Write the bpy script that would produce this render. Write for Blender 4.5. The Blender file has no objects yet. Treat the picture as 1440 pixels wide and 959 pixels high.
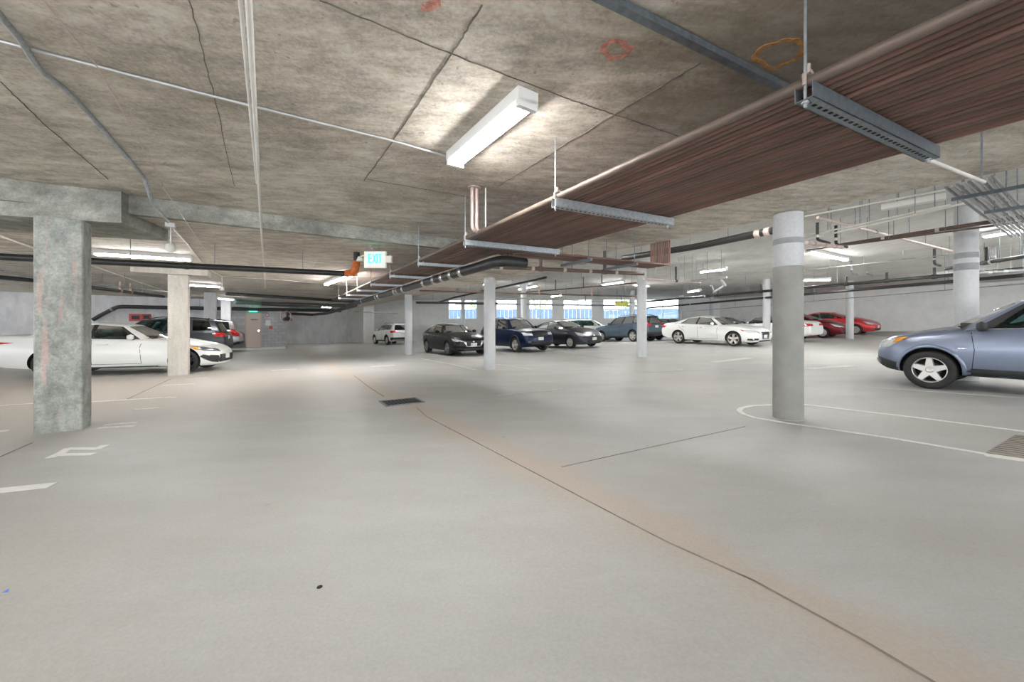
import bpy, bmesh, math, random
from mathutils import Vector, Matrix
from mathutils.bvhtree import BVHTree
import mathutils.geometry as mgeo
random.seed(7)
C = bpy.context.scene.collection
SC = bpy.context.scene
PI = math.pi
R = math.radians
# ------------------------------------------------------------------ camera, world, exposure
F = 540.0; U0 = 720.0; V0 = 460.0; CH = 1.3
cd = bpy.data.cameras.new('camera'); cam = bpy.data.objects.new('camera', cd); C.objects.link(cam)
cam.location = (0, 0, CH); cam.rotation_euler = (PI/2, 0, 0)
cd.sensor_fit = 'HORIZONTAL'; cd.sensor_width = 36.0; cd.lens = 36.0*F/1440.0
cd.shift_y = -(479.5-V0)/1440.0; cd.clip_start = .05; cd.clip_end = 300
SC.camera = cam
vs = SC.view_settings; vs.view_transform = 'Standard'; vs.look = 'None'; vs.gamma = 1.0; vs.use_curve_mapping = False
vs.exposure = 1.15
SC.cycles.use_denoising = True
SC.cycles.max_bounces = 10; SC.cycles.diffuse_bounces = 6; SC.cycles.glossy_bounces = 4
SC.cycles.transparent_max_bounces = 16
SC.cycles.sample_clamp_indirect = 8.0
w = bpy.data.worlds.new('world'); SC.world = w; w.use_nodes = True
wn = w.node_tree.nodes; wl = w.node_tree.links
wbg = wn['Background']; wbg.inputs[0].default_value = (.90, .95, 1.0, 1); wbg.inputs[1].default_value = 3.2
sd = bpy.data.lights.new('sun', 'SUN'); sun = bpy.data.objects.new('sun', sd); C.objects.link(sun)
sd.energy = 3; sd.angle = R(1.5); sd.color = (1, .96, .9); sun.rotation_euler = (R(38), 0, R(-8))
LAMP = 75.0          # emission strength of every fluorescent tube
# ------------------------------------------------------------------ materials
def new_mat(name):
    m = bpy.data.materials.new(name); m.use_nodes = True
    return m, m.node_tree.nodes, m.node_tree.links, m.node_tree.nodes['Principled BSDF']
def plain(name, col, rough=.5, metal=0.0, coat=0.0, noise=0.0, nscale=8.0, spec=.5):
    m, n, l, b = new_mat(name)
    b.inputs['Roughness'].default_value = rough; b.inputs['Metallic'].default_value = metal
    b.inputs['Coat Weight'].default_value = coat; b.inputs['Coat Roughness'].default_value = .04
    b.inputs['Specular IOR Level'].default_value = spec
    b.inputs['Base Color'].default_value = (*col, 1)
    if noise > 0:
        tc = n.new('ShaderNodeTexCoord'); nz = n.new('ShaderNodeTexNoise'); nz.inputs['Scale'].default_value = nscale
        nz.inputs['Detail'].default_value = 5
        rp = n.new('ShaderNodeValToRGB')
        rp.color_ramp.elements[0].position = .3; rp.color_ramp.elements[1].position = .7
        rp.color_ramp.elements[0].color = tuple(c*(1-noise) for c in col)+(1,)
        rp.color_ramp.elements[1].color = tuple(min(1, c*(1+noise)) for c in col)+(1,)
        l.new(tc.outputs['Object'], nz.inputs['Vector']); l.new(nz.outputs['Fac'], rp.inputs[0]); l.new(rp.outputs[0], b.inputs['Base Color'])
    return m
def emit(name, col, s):
    m, n, l, b = new_mat(name)
    b.inputs['Base Color'].default_value = (*col, 1); b.inputs['Emission Color'].default_value = (*col, 1); b.inputs['Emission Strength'].default_value = s
    return m
AX = R(31.8)      # the building's lateral axis, degrees from +X
DD = Vector((-math.sin(AX), math.cos(AX), 0)); EE = Vector((math.cos(AX), math.sin(AX), 0)); UP = Vector((0, 0, 1))
def mixc(n, l, fac, a, b, mode='MIX'):
    x = n.new('ShaderNodeMix'); x.data_type = 'RGBA'; x.blend_type = mode
    for s, v in ((0, fac), (6, a), (7, b)):
        if hasattr(v, 'is_linked') or hasattr(v, 'node'): l.new(v, x.inputs[s])
        elif s == 0: x.inputs[0].default_value = v
        else: x.inputs[s].default_value = (*v, 1)
    return x.outputs[2]
def ramp(n, l, src, p0, p1, c0=(0, 0, 0), c1=(1, 1, 1)):
    r = n.new('ShaderNodeValToRGB'); e = r.color_ramp.elements
    e[0].position = p0; e[1].position = p1; e[0].color = (*c0, 1); e[1].color = (*c1, 1)
    l.new(src, r.inputs[0]); return r.outputs[0]
def noise_tex(n, l, vec, scale, detail=6, rough=.6):
    t = n.new('ShaderNodeTexNoise'); t.inputs['Scale'].default_value = scale; t.inputs['Detail'].default_value = detail
    t.inputs['Roughness'].default_value = rough; l.new(vec, t.inputs['Vector']); return t.outputs['Fac']
def mapped(n, l, rot=(0, 0, 0), scale=(1, 1, 1), loc=(0, 0, 0)):
    tc = n.new('ShaderNodeTexCoord'); mp = n.new('ShaderNodeMapping')
    mp.inputs['Rotation'].default_value = rot; mp.inputs['Scale'].default_value = scale; mp.inputs['Location'].default_value = loc
    l.new(tc.outputs['Object'], mp.inputs[0]); return mp.outputs[0]
def concrete(name, light, dark, stain=None, streak=(1, 1, 1), rot=0.0, panels=False, blocks=None, bump=.15, rough=.85, red=False, cr=(.32, .68), brown=None, grain=.22):
    m, n, l, b = new_mat(name)
    base = mapped(n, l)
    rotv = mapped(n, l, (0, 0, -rot), streak)
    big = noise_tex(n, l, base, .7, 5, .6); mid = noise_tex(n, l, rotv, 2.2, 8, .68); fine = noise_tex(n, l, base, 38, 3, .7)
    col = mixc(n, l, ramp(n, l, mid, *cr), dark, light)
    if stain: col = mixc(n, l, ramp(n, l, big, .5, .74), col, stain)
    col = mixc(n, l, grain, col, ramp(n, l, fine, .3, .7, (.25, .25, .25), (.75, .75, .75)), 'OVERLAY')
    if grain > .3:
        blot = noise_tex(n, l, base, 5.5, 7, .75); col = mixc(n, l, .38, col, ramp(n, l, blot, .36, .64, (.22, .22, .22), (.74, .74, .74)), 'OVERLAY')
        pit = noise_tex(n, l, base, 16, 2, .5); col = mixc(n, l, ramp(n, l, pit, .70, .74, (0, 0, 0), (.5, .5, .5)), col, (.2, .18, .15))
    if panels:
        bt = n.new('ShaderNodeTexBrick'); pv = mapped(n, l, (0, 0, -rot), (1, 1, 1), (.37, .55, 0))
        l.new(pv, bt.inputs['Vector']); bt.inputs['Scale'].default_value = 1; bt.inputs['Brick Width'].default_value = 1.22; bt.inputs['Row Height'].default_value = 2.44
        bt.inputs['Mortar Size'].default_value = 0; bt.offset = 0
        bt.inputs['Color1'].default_value = (.36, .345, .33, 1); bt.inputs['Color2'].default_value = (.60, .60, .59, 1)
        col = mixc(n, l, .42, col, bt.outputs['Color'], 'OVERLAY')
    if blocks:
        bt = n.new('ShaderNodeTexBrick'); rv2 = mapped(n, l, (0, 0, -AX)); s3 = n.new('ShaderNodeSeparateXYZ'); l.new(rv2, s3.inputs[0]); c3 = n.new('ShaderNodeCombineXYZ')
        a3 = n.new('ShaderNodeMath'); a3.operation = 'ADD'; l.new(s3.outputs[0], a3.inputs[0]); l.new(s3.outputs[1], a3.inputs[1]); l.new(a3.outputs[0], c3.inputs[0]); l.new(s3.outputs[2], c3.inputs[1]); l.new(c3.outputs[0], bt.inputs['Vector'])
        bt.inputs['Scale'].default_value = 1; bt.inputs['Brick Width'].default_value = .40; bt.inputs['Row Height'].default_value = .2; bt.inputs['Mortar Size'].default_value = .008
        bt.inputs['Color1'].default_value = (.42, .42, .42, 1); bt.inputs['Color2'].default_value = (.62, .62, .62, 1); bt.inputs['Mortar'].default_value = (.2, .2, .2, 1)
        col = mixc(n, l, .6, col, bt.outputs['Color'], 'OVERLAY')
    if brown:   # brown patch with ragged edges, strongest near the given point
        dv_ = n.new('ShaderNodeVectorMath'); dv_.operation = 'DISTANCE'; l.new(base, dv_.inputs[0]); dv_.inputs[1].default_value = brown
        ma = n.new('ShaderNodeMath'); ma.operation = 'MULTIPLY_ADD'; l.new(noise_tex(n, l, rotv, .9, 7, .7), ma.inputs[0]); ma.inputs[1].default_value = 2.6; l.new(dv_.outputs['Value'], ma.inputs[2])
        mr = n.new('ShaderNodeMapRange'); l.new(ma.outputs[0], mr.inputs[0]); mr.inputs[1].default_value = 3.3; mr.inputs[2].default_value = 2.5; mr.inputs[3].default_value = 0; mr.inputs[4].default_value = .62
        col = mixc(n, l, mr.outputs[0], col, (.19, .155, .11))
    if red:   # spray chalk marks on a column face
        rv = mapped(n, l, (0, 0, 0), (6, 6, .5)); rn = noise_tex(n, l, rv, 2.0, 4, .6)
        col = mixc(n, l, ramp(n, l, rn, .60, .68, (0, 0, 0), (.4, .4, .4)), col, (.70, .40, .36))
    l.new(col, b.inputs['Base Color']); b.inputs['Roughness'].default_value = rough; b.inputs['Specular IOR Level'].default_value = .25
    bp = n.new('ShaderNodeBump'); bp.inputs['Strength'].default_value = bump; bp.inputs['Distance'].default_value = .02
    l.new(mid, bp.inputs['Height']); l.new(bp.outputs[0], b.inputs['Normal'])
    return m
M = {}
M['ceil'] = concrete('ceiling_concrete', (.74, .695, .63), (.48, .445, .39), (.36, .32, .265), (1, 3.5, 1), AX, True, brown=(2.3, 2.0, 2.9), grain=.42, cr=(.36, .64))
M['ceil_high'] = concrete('ceiling_concrete_pale', (.74, .73, .70), (.58, .57, .54), (.50, .49, .45), (3.5, 1, 1), AX, False)
M['beam'] = concrete('beam_concrete', (.44, .44, .40), (.24, .24, .21), (.15, .15, .14), (1, 1, 2), AX, grain=.35)
M['column'] = concrete('column_concrete', (.45, .465, .43), (.23, .245, .23), (.22, .24, .225), (2.2, 2.2, 1.1), 0, red=True, cr=(.35, .65), grain=.35)
M['column_tan'] = concrete('column_concrete_tan', (.58, .55, .50), (.42, .40, .36), None, (2, 2, .5), 0)
M['wall'] = concrete('wall_concrete', (.72, .72, .73), (.54, .54, .56), (.48, .49, .51), (1.5, 1.5, .5), 0)
M['wall_white'] = concrete('wall_pale', (.80, .80, .785), (.70, .70, .685), None, (1, 1, 1), 0)
M['block'] = concrete('block_wall', (.55, .55, .56), (.44, .44, .46), None, (1, 1, 1), 0, blocks=True)
M['black_pipe'] = plain('cast_iron_black', (.018, .019, .019), .45, 0, noise=.4)
M['band'] = plain('steel_band', (.62, .60, .58), .3, 1.0)
M['orange'] = plain('orange_fitting', (.55, .13, .02), .5, noise=.3, nscale=20)
M['galv'] = plain('galvanised_steel', (.42, .45, .47), .42, .85, noise=.18, nscale=30)
M['galv_dark'] = plain('galvanised_dark', (.20, .23, .26), .4, .7, noise=.2, nscale=25)
M['emt'] = plain('conduit_grey', (.55, .56, .56), .4, .6, noise=.1)
M['white_pipe'] = plain('pale_painted_pipe', (.72, .70, .66), .4, 0, noise=.08)
M['brown'] = plain('brown_steel_pipe', (.13, .085, .07), .5, 0.1, noise=.25, nscale=3)
M['brown_grey'] = plain('brown_grey_steel_pipe', (.14, .105, .085), .5, 0.2, noise=.25, nscale=3)
for i_, c_ in enumerate([(.17, .085, .066), (.125, .072, .055), (.15, .095, .07), (.19, .10, .08)]): M['rack%d' % i_] = plain('brown_rack_pipe_%d' % i_, c_, .5, .1, noise=.2, nscale=2)
M['pinkish'] = plain('pale_copper_pipe', (.58, .47, .43), .38, .35, noise=.15)
M['copper'] = plain('copper_fitting', (.50, .32, .25), .35, .6)
M['slot'] = plain('dark_slot', (.01, .01, .01), .9)
M['white'] = plain('white_enamel', (.82, .82, .80), .35)
M['cream'] = plain('cream_plastic', (.80, .78, .70), .4)
M['tube'] = emit('fluorescent_tube', (1, .99, .975), LAMP)
M['exit_green'] = emit('exit_green', (.05, .85, .62), 1.3)
M['paintline'] = plain('road_paint_white', (.82, .82, .79), .7, noise=.06, nscale=20)
M['paintworn'] = plain('road_paint_worn', (.68, .67, .63), .75, noise=.14, nscale=25)
M['joint'] = plain('joint_dark', (.16, .145, .12), .9, noise=.5, nscale=6)
M['crack'] = plain('floor_crack', (.24, .215, .185), .9, noise=.3, nscale=6)
M['grate'] = plain('grate_iron', (.03, .03, .03), .6, .4)
M['door'] = plain('door_pink_beige', (.66, .55, .48), .5)
M['red'] = plain('alarm_red', (.55, .05, .04), .4)
M['steel_grey'] = plain('grey_steel_pipe', (.28, .29, .29), .45, .5, noise=.2)
M['green_pipe'] = plain('green_grey_pipe', (.12, .2, .17), .5)
M['yellow'] = plain('yellow_sign', (.42, .42, .05), .6)
M['fence'] = plain('fence_blue', (.075, .125, .22), .6, noise=.1, nscale=2)
M['leaf'] = plain('leaf_green', (.16, .26, .07), .7, noise=.5, nscale=3)
M['bark'] = plain('bark', (.16, .11, .07), .9)
M['soil'] = plain('outside_paving', (.62, .58, .5), .9, noise=.1)
def glassmat(name, tint, ior=1.5, fac=.06):
    m = bpy.data.materials.new(name); m.use_nodes = True; n = m.node_tree.nodes; l = m.node_tree.links
    for x in list(n): n.remove(x)
    o = n.new('ShaderNodeOutputMaterial'); t = n.new('ShaderNodeBsdfTransparent'); g = n.new('ShaderNodeBsdfGlossy'); mx = n.new('ShaderNodeMixShader'); fr = n.new('ShaderNodeFresnel')
    t.inputs[0].default_value = (*tint, 1); g.inputs['Roughness'].default_value = .02; fr.inputs[0].default_value = ior
    l.new(fr.outputs[0], mx.inputs[0]); l.new(t.outputs[0], mx.inputs[1]); l.new(g.outputs[0], mx.inputs[2]); l.new(mx.outputs[0], o.inputs[0])
    return m
M['glass'] = glassmat('tinted_car_glass', (.30, .46, .44), 1.55)
M['glass_dark'] = glassmat('privacy_glass', (.10, .13, .13), 1.6)
M['pane'] = glassmat('window_glass', (.93, .96, .97), 1.35)
M['tyre'] = plain('tyre_rubber', (.018, .018, .018), .75, noise=.3, nscale=20)
M['trim'] = plain('black_plastic_trim', (.022, .023, .025), .55)
M['arch'] = plain('wheel_well_black', (.006, .006, .006), .9)
M['chrome'] = plain('chrome', (.8, .8, .82), .12, 1.0)
M['alloy'] = plain('silver_alloy', (.70, .68, .65), .32, .75)
M['alloy_dark'] = plain('dark_alloy', (.10, .10, .11), .35, .6)
M['alloy_mid'] = plain('grey_alloy', (.32, .32, .33), .35, .7)
M['disc'] = plain('brake_disc', (.07, .065, .06), .5, .4)
M['lamp'] = plain('headlamp_lens', (.72, .75, .78), .08, .35, coat=1)
M['lamp_dark'] = plain('headlamp_dark', (.12, .13, .15), .08, .3, coat=1)
M['amber'] = plain('amber_lens', (.85, .33, .03), .15, coat=1)
M['tail'] = plain('tail_lens_red', (.55, .012, .015), .12, coat=1)
M['plate'] = plain('number_plate_white', (.82, .83, .84), .4)
M['seam'] = plain('panel_gap', (.02, .02, .022), .8)
M['interior'] = plain('car_interior', (.035, .035, .036), .8)
M['seat'] = plain('seat_cloth', (.09, .09, .09), .85)
M['seat_light'] = plain('seat_cloth_pale', (.30, .30, .29), .85)
def paint(name, col, metal=.0, rough=.28): 
    if name not in M: M[name] = plain(name, col, rough, metal, coat=.3 if sum(col) > .3 else .12, spec=.5 if sum(col) > .3 else .28)
    return M[name]
# ------------------------------------------------------------------ object helpers
def kids(o, p):
    o.parent = p
def tag(o, label, cat, group=None):
    o['label'] = label; o['category'] = cat
    if group: o['group'] = group
    return o
def struct(o):
    o['kind'] = 'structure'; return o
def empty(name, loc=(0, 0, 0), rz=0.0, label=None, cat=None, group=None, kind=None):
    o = bpy.data.objects.new(name, None); C.objects.link(o); o.location = loc; o.rotation_euler = (0, 0, rz); o.empty_display_size = .2
    if label: tag(o, label, cat, group)
    if kind: o['kind'] = kind
    return o
class MB:
    def __init__(s): s.v = []; s.f = []; s.mi = []; s.sm = []
    def add(s, vs, fs, mi=0, smooth=False):
        k = len(s.v); s.v += [tuple(x) for x in vs]
        for f in fs: s.f.append(tuple(i+k for i in f)); s.mi.append(mi); s.sm.append(smooth)
    def box(s, c, d, ax=None, mi=0):
        c = Vector(c); X, Y, Z = ax if ax else (Vector((1, 0, 0)), Vector((0, 1, 0)), UP)
        vs = [c+X*(i*d[0]/2)+Y*(j*d[1]/2)+Z*(k*d[2]/2) for k in (-1, 1) for j in (-1, 1) for i in (-1, 1)]
        s.add(vs, [(0, 2, 3, 1), (4, 5, 7, 6), (0, 1, 5, 4), (2, 6, 7, 3), (0, 4, 6, 2), (1, 3, 7, 5)], mi)
    def prism(s, poly, z0, z1, mi=0):       # poly: xy points; z0,z1 numbers or functions
        n = len(poly); g = lambda z, p: z(p[0], p[1]) if callable(z) else z
        vs = [(p[0], p[1], g(z0, p)) for p in poly]+[(p[0], p[1], g(z1, p)) for p in poly]
        ar = sum(poly[i][0]*poly[(i+1) % n][1]-poly[(i+1) % n][0]*poly[i][1] for i in range(n))
        fs = [tuple(range(n-1, -1, -1)), tuple(range(n, 2*n))]+[(i, (i+1) % n, n+(i+1) % n, n+i) for i in range(n)]
        if ar < 0: fs = [f[::-1] for f in fs]
        s.add(vs, fs, mi)
    def tube(s, pts, r, seg=10, mi=0, cap=True):
        pts = [Vector(p) for p in pts]; n = len(pts); ring = []
        rr = r if isinstance(r, (list, tuple)) else [r]*n
        prev = None
        for i, p in enumerate(pts):
            a = (pts[i]-pts[i-1]).normalized() if i > 0 else (pts[1]-pts[0]).normalized()
            b = (pts[i+1]-pts[i]).normalized() if i < n-1 else a
            t = (a+b); t = t.normalized() if t.length > 1e-6 else a
            if prev is None:
                u = t.cross(UP); u = u.normalized() if u.length > 1e-4 else Vector((1, 0, 0))
            else:
                u = prev-t*prev.dot(t); u.normalize()
            prev = u; v = t.cross(u); k = 1/max(.5, math.cos(a.angle(b)/2) if a.length and b.length else 1)
            ring.append([p+(u*math.cos(2*PI*j/seg)+v*math.sin(2*PI*j/seg))*rr[i]*(k if 0 < i < n-1 else 1) for j in range(seg)])
        vs = [x for q in ring for x in q]; fs = []
        for i in range(n-1):
            for j in range(seg):
                fs.append((i*seg+j, i*seg+(j+1) % seg, (i+1)*seg+(j+1) % seg, (i+1)*seg+j))
        s.add(vs, fs, mi, True)
        if cap: s.add(ring[0], [tuple(range(seg))[::-1]], mi); s.add(ring[-1], [tuple(range(seg))], mi)
    def lathe(s, prof, seg=28, axis='Z', c=(0, 0, 0), mi=0, closed=False, smooth=True):
        c = Vector(c); vs = []
        for (r, h) in prof:
            for j in range(seg):
                a = 2*PI*j/seg
                vs.append(c+(Vector((r*math.cos(a), r*math.sin(a), h)) if axis == 'Z' else Vector((r*math.cos(a), h, -r*math.sin(a)))))
        n = len(prof); fs = []
        for i in range(n if closed else n-1):
            i2 = (i+1) % n
            for j in range(seg): fs.append((i*seg+j, i*seg+(j+1) % seg, i2*seg+(j+1) % seg, i2*seg+j))
        s.add(vs, fs, mi, smooth)
        if not closed:
            if prof[0][0] > 1e-4: s.add(vs[:seg], [tuple(range(seg))[::-1]], mi)
            if prof[-1][0] > 1e-4: s.add(vs[-seg:], [tuple(range(seg))], mi)
    def mesh(s, name, mats):
        me = bpy.data.meshes.new(name); me.from_pydata(s.v, [], s.f)
        for m in (mats if isinstance(mats, (list, tuple)) else [mats]): me.materials.append(m)
        me.polygons.foreach_set('material_index', s.mi); me.polygons.foreach_set('use_smooth', s.sm); me.update()
        return me
    def build(s, name, mats, parent=None):
        o = bpy.data.objects.new(name, s.mesh(name, mats)); C.objects.link(o)
        if parent: o.parent = parent
        return o
def local(o, parent):        # parts modelled in world space under an Empty at loc: keep their place
    o.parent = parent; o.matrix_parent_inverse = Matrix.Translation(-Vector(parent.location)) if parent.rotation_euler.z == 0 else parent.matrix_basis.inverted(); return o
# ------------------------------------------------------------------ pixel -> place
FC = (-.0077, .00432, .00508, .000664, .000597, -.0000606)
def fz(x, y):
    y2 = min(max(y*1.148, 0), 46); x2 = min(max(x, -28), 30)
    return FC[0]+FC[1]*x2+FC[2]*y2+FC[3]*x2*x2+FC[4]*x2*y2+FC[5]*y2*y2+.17*math.exp(-((x-8)**2+(y-20.5)**2)/26)
def ray(u, v): return Vector(((u-U0)/F, 1.0, (V0-v)/F))
def at(u, v, Z): return Vector((0, 0, CH))+ray(u, v)*Z
def on(u, v, fn):            # where the sight line through a pixel meets a height field
    d = ray(u, v); lo, hi = .5, 80.0
    g = lambda t: CH+d.z*t-fn(d.x*t, t)
    s0 = g(lo)
    t = lo
    while t < hi:
        if (g(t) > 0) != (s0 > 0): break
        t += .1
    a, b = t-.1, t
    for _ in range(30):
        c = (a+b)/2
        if (g(c) > 0) != (s0 > 0): b = c
        else: a = c
    return Vector((d.x*b, b, CH+d.z*b))
def fl(u, v): return on(u, v, fz)
def zp(u, v, z): Z = (z-CH)*F/(V0-v); return at(u, v, Z)
def zn(x, y): return 2.94-.025*x           # near slab soffit
def zf(x, y): return 2.77-.012*x           # lower slab beyond the step
ZH = 3.85                                  # high slab
# ------------------------------------------------------------------ the setting
def grid_mesh(name, mat, x0, x1, y0, y1, st, fn):
    m = MB(); nx = int((x1-x0)/st); ny = int((y1-y0)/st)
    v = [(x0+st*i, y0+st*j, fn(x0+st*i, y0+st*j)) for j in range(ny+1) for i in range(nx+1)]
    f = [(j*(nx+1)+i, j*(nx+1)+i+1, (j+1)*(nx+1)+i+1, (j+1)*(nx+1)+i) for j in range(ny) for i in range(nx)]
    m.add(v, f, 0, True); return m.build(name, mat)
# floor material: pale concrete with a tan band along the construction joint
def floor_mat():
    m, n, l, b = new_mat('floor_concrete')
    tc = n.new('ShaderNodeTexCoord'); sep = n.new('ShaderNodeSeparateXYZ'); base = tc.outputs['Object']; l.new(base, sep.inputs[0])
    rv = mapped(n, l, (0, 0, -AX), (.35, 1, 1))
    big = noise_tex(n, l, base, .35, 6, .6); mid = noise_tex(n, l, rv, 1.3, 8, .65); fine = noise_tex(n, l, base, 60, 3, .7); sp = noise_tex(n, l, base, 7, 2, .5)
    col = mixc(n, l, ramp(n, l, mid, .3, .7), (.435, .432, .42), (.54, .54, .532))
    col = mixc(n, l, ramp(n, l, big, .46, .72), col, (.45, .435, .405))
    p, q = fl(1150, 868), fl(560, 563); d = (q-p); d.z = 0; d.normalize(); nrm = Vector((-d.y, d.x, 0))
    if nrm.x > 0: nrm = -nrm                      # points to the left of the joint
    dp = n.new('ShaderNodeVectorMath'); dp.operation = 'DOT_PRODUCT'; l.new(base, dp.inputs[0]); dp.inputs[1].default_value = nrm
    ad = n.new('ShaderNodeMath'); ad.operation = 'ADD'; l.new(dp.outputs['Value'], ad.inputs[0]); ad.inputs[1].default_value = -nrm.dot(p)
    w2 = n.new('ShaderNodeMath'); w2.operation = 'MULTIPLY_ADD'; l.new(noise_tex(n, l, base, 1.6, 5, .65), w2.inputs[0]); w2.inputs[1].default_value = .9; l.new(ad.outputs[0], w2.inputs[2])
    s2 = n.new('ShaderNodeMapRange'); l.new(w2.outputs[0], s2.inputs[0])
    r = n.new('ShaderNodeValToRGB'); e = r.color_ramp.elements; s2.inputs[1].default_value = -1; s2.inputs[2].default_value = 3
    l.new(s2.outputs[0], r.inputs[0]); e[0].position = .27; e[0].color = (0, 0, 0, 1); e[1].position = .33; e[1].color = (1, 1, 1, 1)
    k = e.new(.37); k.color = (.85, .85, .85, 1); k2 = e.new(.45); k2.color = (0, 0, 0, 1)
    band = r.outputs[0]
    f1 = n.new('ShaderNodeMath'); f1.operation = 'MULTIPLY'; l.new(band, f1.inputs[0]); f1.inputs[1].default_value = .8
    col = mixc(n, l, f1.outputs[0], col, (.50, .43, .365))
    # tan dust under the left bays
    lx = n.new('ShaderNodeVectorMath'); lx.operation = 'DISTANCE'; l.new(base, lx.inputs[0]); lx.inputs[1].default_value = (-8.0, 8.2, 0)
    lr = n.new('ShaderNodeMapRange'); l.new(lx.outputs['Value'], lr.inputs[0]); lr.inputs[1].default_value = 5.2; lr.inputs[2].default_value = 2.0
    lm = n.new('ShaderNodeMath'); lm.operation = 'MULTIPLY'; l.new(lr.outputs[0], lm.inputs[0]); l.new(mid, lm.inputs[1])
    col = mixc(n, l, lm.outputs[0], col, (.42, .345, .275))
    col = mixc(n, l, .14, col, ramp(n, l, fine, .3, .7, (.25, .25, .25), (.75, .75, .75)), 'OVERLAY')
    col = mixc(n, l, ramp(n, l, sp, .765, .80, (0, 0, 0), (.6, .6, .6)), col, (.28, .27, .25))
    l.new(col, b.inputs['Base Color']); b.inputs['Roughness'].default_value = .55; b.inputs['Specular IOR Level'].default_value = .32
    bp = n.new('ShaderNodeBump'); bp.inputs['Strength'].default_value = .12; bp.inputs['Distance'].default_value = .01; l.new(fine, bp.inputs['Height']); l.new(bp.outputs[0], b.inputs['Normal'])
    return m
floor = struct(grid_mesh('floor', floor_mat(), -36, 38, -11, 46, 1.0, fz))
def along(p, e, d): q = Vector(p)+EE*e+DD*d; return (q.x, q.y)
# column grid: the slab edge runs along the first round column row
c1 = fl(1108, 588); c1.z = 0
edge_p = Vector((c1.x, c1.y, 0))+EE*.10
step_p = Vector(zp(0, 250, zn(-5.9, 5)).xy.to_3d())
step_q = on(643, 337, zn); step_a = on(20, 253, zn)
sv = (step_q-step_a); sv.z = 0; sv.normalize()
def isect(p, d, q, e): 
    den = d.x*e.y-d.y*e.x; t = ((q.x-p.x)*e.y-(q.y-p.y)*e.x)/den; return Vector((p.x+d.x*t, p.y+d.y*t, 0))
J = isect(step_a, sv, edge_p, DD)
A0 = step_a-sv*26
near_poly = [A0.xy, J.xy, (edge_p-DD*18).xy, (edge_p-DD*18-EE*42).xy]
far_end = edge_p+DD*48
pG = Vector((-8.8, 36.2, 0)); pK = Vector((18.5, 34.2, 0)); pRt = Vector((30.5, 17.2, 0)); wd = (pK-pG).normalized(); nback = Vector((-wd.y, wd.x, 0))
wedge = isect(edge_p, DD, pG+nback*.3, wd)
far_poly = [A0.xy, (A0+DD*42).xy, Vector((-27, 43)), (pG+nback*.3-wd*2).xy, wedge.xy, J.xy]
TOP = 5.2
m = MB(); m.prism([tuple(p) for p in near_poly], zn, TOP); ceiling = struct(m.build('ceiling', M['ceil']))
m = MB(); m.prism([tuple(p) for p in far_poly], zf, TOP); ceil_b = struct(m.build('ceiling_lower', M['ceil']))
hp = [(edge_p-DD*18).xy, wedge.xy, (pK+nback*.3).xy, (pRt+(pRt-pK)*1.2+Vector((.3, .2, 0))).xy, Vector((45, -14))]
m = MB(); m.prism([tuple(p) for p in hp], ZH, TOP); ceil_h = struct(m.build('ceiling_upper', M['ceil_high']))
# step face between the two soffits, with its chalky concrete
m = MB(); dn = Vector((sv.y, -sv.x, 0)); 
if dn.y > 0: dn = -dn
a, b_ = step_a-sv*12, J+sv*.0
m.prism([tuple((a+dn*.02).xy), tuple((b_+dn*.02).xy), tuple((b_-dn*.10).xy), tuple((a-dn*.10).xy)], lambda x, y: zf(x, y)-.012, zn); trim1 = struct(m.build('trim_1', M['beam']))
# formwork joints and cracks in the soffit
def flat_strip(pts, wd, th, nrm_up):
    m = MB()
    for a, b in zip(pts, pts[1:]):
        a, b = Vector(a), Vector(b); d = (b-a); d.z = 0; d.normalize(); s = Vector((-d.y, d.x, 0))*wd/2; o = Vector((0, 0, th if nrm_up else -th))
        e = d*(wd*.25)
        q = [a-s-e, b-s+e, b+s+e, a+s-e]
        m.add([x+o*.0 for x in q]+[x+o for x in q], [(3, 2, 1, 0), (4, 5, 6, 7), (0, 1, 5, 4), (1, 2, 6, 5), (2, 3, 7, 6), (3, 0, 4, 7)] if nrm_up else [(0, 1, 2, 3), (7, 6, 5, 4), (4, 5, 1, 0), (5, 6, 2, 1), (6, 7, 3, 2), (7, 4, 0, 3)])
    return m
def wob(pts, n=14, amp=.005):
    out = []
    for a, b in zip(pts, pts[1:]):
        for i in range(n): out.append(Vector(a).lerp(Vector(b), i/n)+Vector((random.uniform(-amp, amp), random.uniform(-amp, amp), 0)))
    out.append(Vector(pts[-1])); return out
for pix, jw in [([(678, 8), (633, 79), (555, 194), (512, 254)], .018), ([(267, 0), (300, 130), (330, 262)], .012), ([(700, 262), (760, 225), (868, 158), (985, 88)], .014),
                ([(450, 0), (631, 74), (800, 139), (862, 160)], .016), ([(517, 252), (660, 277)], .014), ([(0, 114), (60, 172), (152, 252)], .016), ([(862, 160), (990, 203)], .008)]:
    flat_strip(wob([on(u, v, zn) for u, v in pix]), jw*.45, .004, False).build('formwork_joint', M['joint'], ceiling)
ring = [on(u, v, zn) for u, v in [(1060, 82), (1072, 68), (1095, 58), (1120, 55), (1131, 62), (1128, 75), (1110, 88), (1085, 97)]]
M['orange_chalk'] = plain('orange_chalk', (.50, .24, .07), .9, noise=.4, nscale=30); M['red_chalk'] = plain('red_chalk', (.55, .25, .20), .9, noise=.4, nscale=30)
flat_strip(wob(ring+[ring[0]], 5, .012), .022, .002, False).build('chalk_ring', M['orange_chalk'], ceiling)
ring = [on(u, v, zn) for u, v in [(846, 68), (858, 58), (876, 58), (885, 68), (876, 80), (856, 82)]]
flat_strip(wob(ring+[ring[0]], 5, .012), .03, .002, False).build('chalk_ring', M['red_chalk'], ceiling)
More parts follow.
